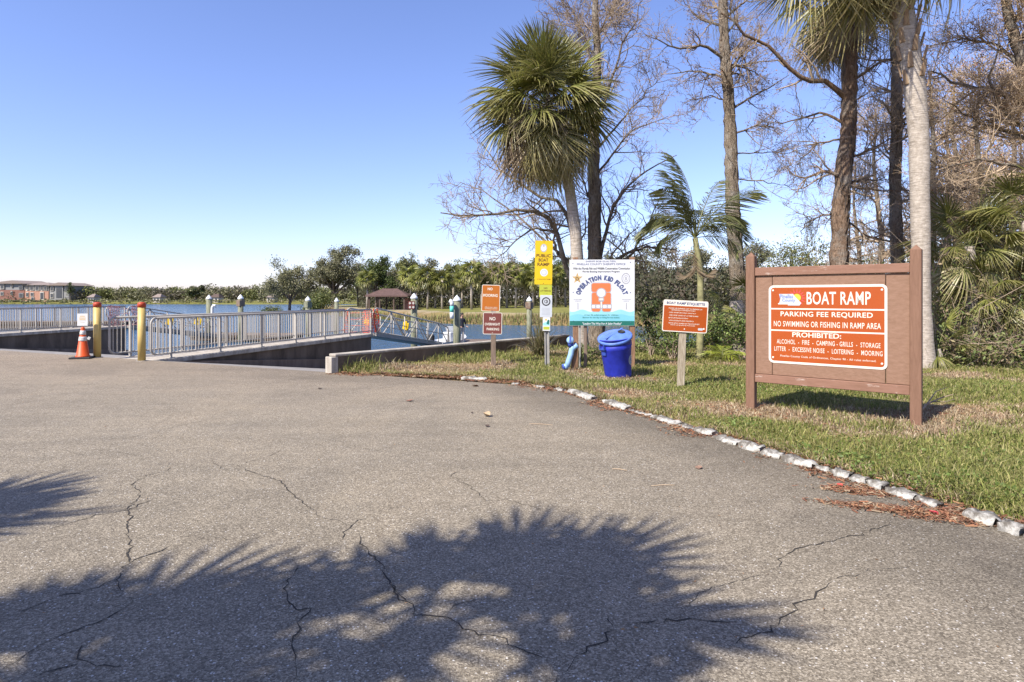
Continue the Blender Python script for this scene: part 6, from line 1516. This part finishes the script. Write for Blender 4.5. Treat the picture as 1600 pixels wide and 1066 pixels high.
    n = len(x); z = np.maximum(hgt(x, y), .0) + rg.uniform(.002, .03, n) * (kerb_sd(x, y) > 0) + rg.uniform(.002, .012, n); az = rg.uniform(0, np.pi, n); L = rg.uniform(.02, .075, n); wd = rg.uniform(.0012, .0035, n) * (1 + .09 * y); dv = np.stack([np.cos(az), np.sin(az), rg.normal(size=n) * .18], 1) * L[:, None] / 2; wv = np.stack([-np.sin(az), np.cos(az), rg.normal(size=n) * .5], 1) * wd[:, None]
    C = np.stack([x, y, z], 1); V = np.stack([C - dv - wv, C + dv - wv, C + dv + wv, C - dv + wv], 1).reshape(-1, 3); pal = np.array([(.24, .105, .055), (.19, .085, .05), (.30, .16, .085), (.15, .085, .055), (.30, .22, .14)]); c = np.repeat(pal[rg.integers(0, 5, n)] * rg.uniform(.7, 1.2, (n, 1)), 4, 0)
    tag(np_obj('needle_litter', V, np.arange(4 * n).reshape(n, 4), M['litter'], c), 'red brown fallen cypress needles along the kerb', None, None, 'stuff')
    # bits scattered over the lot
    n = 300; y = 2.4 * (11 / 2.4) ** rg.uniform(0, 1, n); x = rg.uniform(-.8, .8, n) * y; k = kerb_sd(x, y) < -.1; x, y = x[k], y[k]; V, Fc, cc = leaf_cloud(np.stack([x, y, np.full(len(x), .006)], 1), .018, rg, [(.25, .15, .08), (.3, .2, .12), (.12, .08, .05)], .3, None, .95); tag(np_obj('lot_debris', V, Fc, M['litter'], cc), 'tiny bits of leaf scattered on the asphalt', None, None, 'stuff')
grass()
def leaf_things():
    rg = random.Random(4)
    def leaf(label, px, py, s, col, curl):
        g = G(px, py); m = MB(); vs = []; 
        for i in range(6):
            u = i / 5; wv = math.sin(math.pi * min(1, u * .94 + .05)) * .42
            for j in (-1, -.5, 0, .5, 1): vs.append((s * (u - .5), s * wv * j, s * (.05 + curl * (abs(j) ** 1.5) * wv + curl * .8 * (u - .5) ** 2)))
        fs = [(i * 5 + j, i * 5 + j + 1, i * 5 + j + 6, i * 5 + j + 5) for i in range(5) for j in range(4)]
        o = m.add(vs, fs).build('fallen_leaf', m_plain('dry_leaf_' + str(px), col, .8, .3, 60), None, (g.x, g.y, .003), (rg.uniform(-.2, .2), rg.uniform(-.2, .2), rg.uniform(0, 6)), True); tag(o, label, 'leaf')
    leaf('curled tan leaf lying alone on the asphalt in the middle', 760, 651, .11, (.34, .25, .15), 1.0); leaf('dark dead leaf just below the curled tan leaf', 761, 667, .06, (.06, .04, .03), .5); leaf('small dark leaf left of the curled tan leaf', 738, 646, .045, (.07, .05, .035), .6)
    leaf('reddish sliver of leaf on the asphalt far from the kerb', 640, 627, .11, (.22, .1, .06), .2); leaf('brown leaf scrap near the bend of the kerb', 1092, 732, .07, (.2, .12, .08), .3); leaf('bright green leaf lying beside the kerb at the right edge', 1572, 829, .085, (.16, .24, .05), .3); leaf('crimson leaf in the needle litter by the kerb', 1458, 804, .06, (.45, .02, .05), .6); leaf('red leaf against the kerb stones at the middle right', 1312, 760, .05, (.5, .05, .04), .6)
    leaf('flat brown leaf on the asphalt below the mooring sign', 742, 604, .12, (.26, .14, .08), .3); leaf('dark leaf on the asphalt left of the wall end', 500, 608, .08, (.08, .06, .045), .3)
    for px, py, a, L, lb in ((845, 664, -.25, .26, 'thin pale twig lying on the asphalt in the middle'), (968, 735, -.4, .12, 'short red brown twig on the asphalt'), (1036, 760, .1, .18, 'reddish twig on the asphalt near the palm shadow')):
        g = G(px, py); o = MB().tube([(-L / 2, 0, .006), (0, .01, .008), (L / 2, 0, .006)], [.003, .004, .002], 5).build('fallen_twig', M['twig_brown'], None, (g.x, g.y, 0), (0, 0, a)); tag(o, lb, 'twig')
leaf_things()
def clump(label, px, py, dep, n, h, seed, pal, name='grass_clump', wd=.012):
    q = P(px, py, dep); z = hz(q.x, q.y); rg = np.random.default_rng(seed); t = thing(name, label, 'plant', (q.x, q.y, z)); K = 7; az = rg.uniform(0, 2 * np.pi, n); L = h * rg.uniform(.6, 1.25, n); e = np.radians(rg.uniform(35, 88, n)); p = np.zeros((n, K, 3)); p[:, 0] = rg.normal(size=(n, 3)) * np.array([.05, .05, 0])
    dr = np.stack([np.cos(az) * np.cos(e), np.sin(az) * np.cos(e), np.sin(e)], 1)
    for k in range(1, K): p[:, k] = p[:, k - 1] + dr * (L / (K - 1))[:, None]; dr = unit(dr + np.array([0, 0, -.26]) * rg.uniform(.2, 1.2, (n, 1)))
    wv = np.stack([-np.sin(az), np.cos(az), np.zeros(n)], 1)[:, None, :] * (wd * np.array([1, 1, .95, .85, .65, .4, .08]))[None, :, None]; V = np.stack([p - wv, p + wv], 2).reshape(-1, 3); b = (np.arange(n)[:, None] * K + np.arange(K - 1)[None]) * 2; b = b.ravel(); pal = np.array(pal); c = np.repeat(pal[rg.integers(0, len(pal), n)] * rg.uniform(.7, 1.3, (n, 1)), K * 2, 0)
    np_obj('leaves', V, np.stack([b, b + 1, b + 3, b + 2], 1), M['frond'], c, t)
clump('spiky clump of grassy dead and green blades behind the yellow sign post', 845, 545, 14.2, 190, .95, 1, [(.24, .20, .11), (.18, .165, .07), (.12, .13, .045), (.30, .25, .15)])
clump('tuft of dry blades beside the wooden stump of the line tube', 906, 552, 13.0, 60, .4, 2, [(.2, .2, .07), (.14, .16, .045)], wd=.008)
def bush(label, cpx, cpy, dep, rx, rz_, n, lsz, seed, pal, name='bush', asp=.5, stems=8):
    q = P(cpx, cpy, dep); z = hz(q.x, q.y); rg = np.random.default_rng(seed); t = thing(name, label, 'bush', (q.x, q.y, z)); hc = max(.1, q.z - z)
    st = np.array([resample([(rg.normal() * .06, rg.normal() * .06, -.05), (rg.normal() * rx * .4, rg.normal() * rx * .3, hc * .8), (rg.normal() * rx * .6, rg.normal() * rx * .5, hc + rz_ * rg.uniform(.2, .9))], 6) for _ in range(stems)]); sr = np.tile(np.linspace(.014, .005, 6), (stems, 1))
    p1, q1 = spawn(st, sr, 9, .25, (25, 70), (rx * .4, rx * .9), rg, .1, .25, 5, .6, .008, .4); V, Fc = cat([tubes(st, sr, 5), tubes(p1, np.maximum(q1, .003), 3)]); np_obj('stems', V, Fc, M['twig'], None, t)
    src = np.concatenate([p1[:, 1:].reshape(-1, 3), st[:, 3:].reshape(-1, 3)]); C = src[rg.integers(0, len(src), n)] + rg.normal(size=(n, 3)) * rx * .12; C[:, 2] = np.maximum(C[:, 2], .01); V, Fc, cc = leaf_cloud(C, lsz, rg, pal, asp); np_obj('foliage', V, Fc, M['leaf'], cc, t)
DK2 = [(.065, .09, .028), (.085, .11, .036), (.05, .07, .022)]; MG = [(.14, .19, .045), (.18, .23, .055), (.11, .155, .036), (.22, .25, .08)]
bush('upright dark leaved shrub right of the white sign', 1016, 500, 14.0, .28, .55, 900, .075, 1, DK2, asp=.6)
bush('bright green weedy shrub low behind the etiquette sign post', 1050, 525, 13.6, .55, .32, 2400, .06, 2, MG)
bush('pale green weed bank between the two orange signs', 1100, 530, 14.2, .6, .42, 2600, .06, 3, MG + [(.2, .2, .08)])
bush('mixed green shrub beside the left post of the big sign', 1160, 520, 13.4, .55, .45, 2600, .06, 4, MG + DK2)
bush('low dark shrub at the foot of the bare cypress behind the bin', 925, 553, 13.6, .35, .12, 700, .05, 5, DK2 + MG)
bush('weedy green growth at the water edge right of the bin', 1010, 545, 15.0, .6, .15, 1300, .05, 6, MG)
bush('leafy green bush behind the big sign left half', 1215, 470, 18.5, 1.2, .9, 2600, .09, 7, OLV + DK2)
bush('leafy green bush behind the big sign right half', 1370, 460, 18.5, 1.3, .9, 2600, .09, 8, OLV + DK2)
def thicket():
    rg = np.random.default_rng(55); n = 44; cl = []; 
    px = rg.uniform(1455, 1720, n); dep = rg.uniform(12.1, 16, n); x = (px - CX) * dep / F; top = rg.uniform(.5, 3.0, n); C = []; Sz = []; st = []
    for i in range(n):
        m = 1100; z = hz(x[i], dep[i]); c = rg.normal(size=(m, 3)) * np.array([.45, .4, .25]); c[:, 2] = np.abs(rg.uniform(0, 1, m)) * top[i] + rg.normal(size=m) * .1; C.append(c + np.array([x[i], dep[i], max(z, -.1)])); 
        for _ in range(9): st.append(resample([(x[i] + rg.normal() * .3, dep[i] + rg.normal() * .3, z - .05), (x[i] + rg.normal() * .5, dep[i] + rg.normal() * .4, z + top[i] * .6), (x[i] + rg.normal() * .8, dep[i] + rg.normal() * .5, z + top[i] * rg.uniform(.9, 1.25))], 6))
    C = np.concatenate(C); C[:, 2] = np.maximum(C[:, 2], .06); V, Fc, cc = leaf_cloud(C, .085, rg, [(.10, .13, .04), (.14, .17, .05), (.08, .105, .032), (.17, .18, .065), (.22, .18, .09), (.27, .2, .115), (.19, .22, .065)], .38); tag(np_obj('thicket_foliage', V, Fc, M['leaf'], cc), 'dense dark undergrowth at the right edge of the grass', None, None, 'stuff')
    st = np.array(st); sr = np.tile(np.linspace(.012, .004, 6), (len(st), 1)); p1, q1 = spawn(st, sr, 7, .2, (30, 80), (.2, .7), rg, .05, .3, 5, .6, .006, .5); V, Fc = cat([tubes(st, sr, 4), tubes(p1, np.maximum(q1, .0035), 3)]); tag(np_obj('thicket_stems', V, Fc, M['twig']), 'tangled bare stems in the undergrowth', None, None, 'stuff')
thicket()
o = MB().tube([P(1478, 585, 11.9), P(1500, 578, 12.0), P(1530, 560, 12.0), P(1546, 552, 12.1)], [.014, .014, .012, .008], 6).build('fallen_branch', M['bark']); tag(o, 'pale broken branch leaning on the undergrowth at the right', 'branch')
o = MB().tube([G(1432, 650, .12), G(1448, 632, .14), G(1470, 622, .2), G(1490, 616, .26)], [.012, .01, .008, .004], 6).tube([G(1448, 632, .14), G(1462, 612, .26), G(1480, 605, .32)], [.009, .006, .003], 5).tube([G(1455, 628, .16), G(1475, 628, .2), G(1492, 624, .2)], [.008, .005, .003], 5).build('dead_branch', M['twig']); tag(o, 'dead twiggy branch lying behind the right post of the big sign', 'branch')
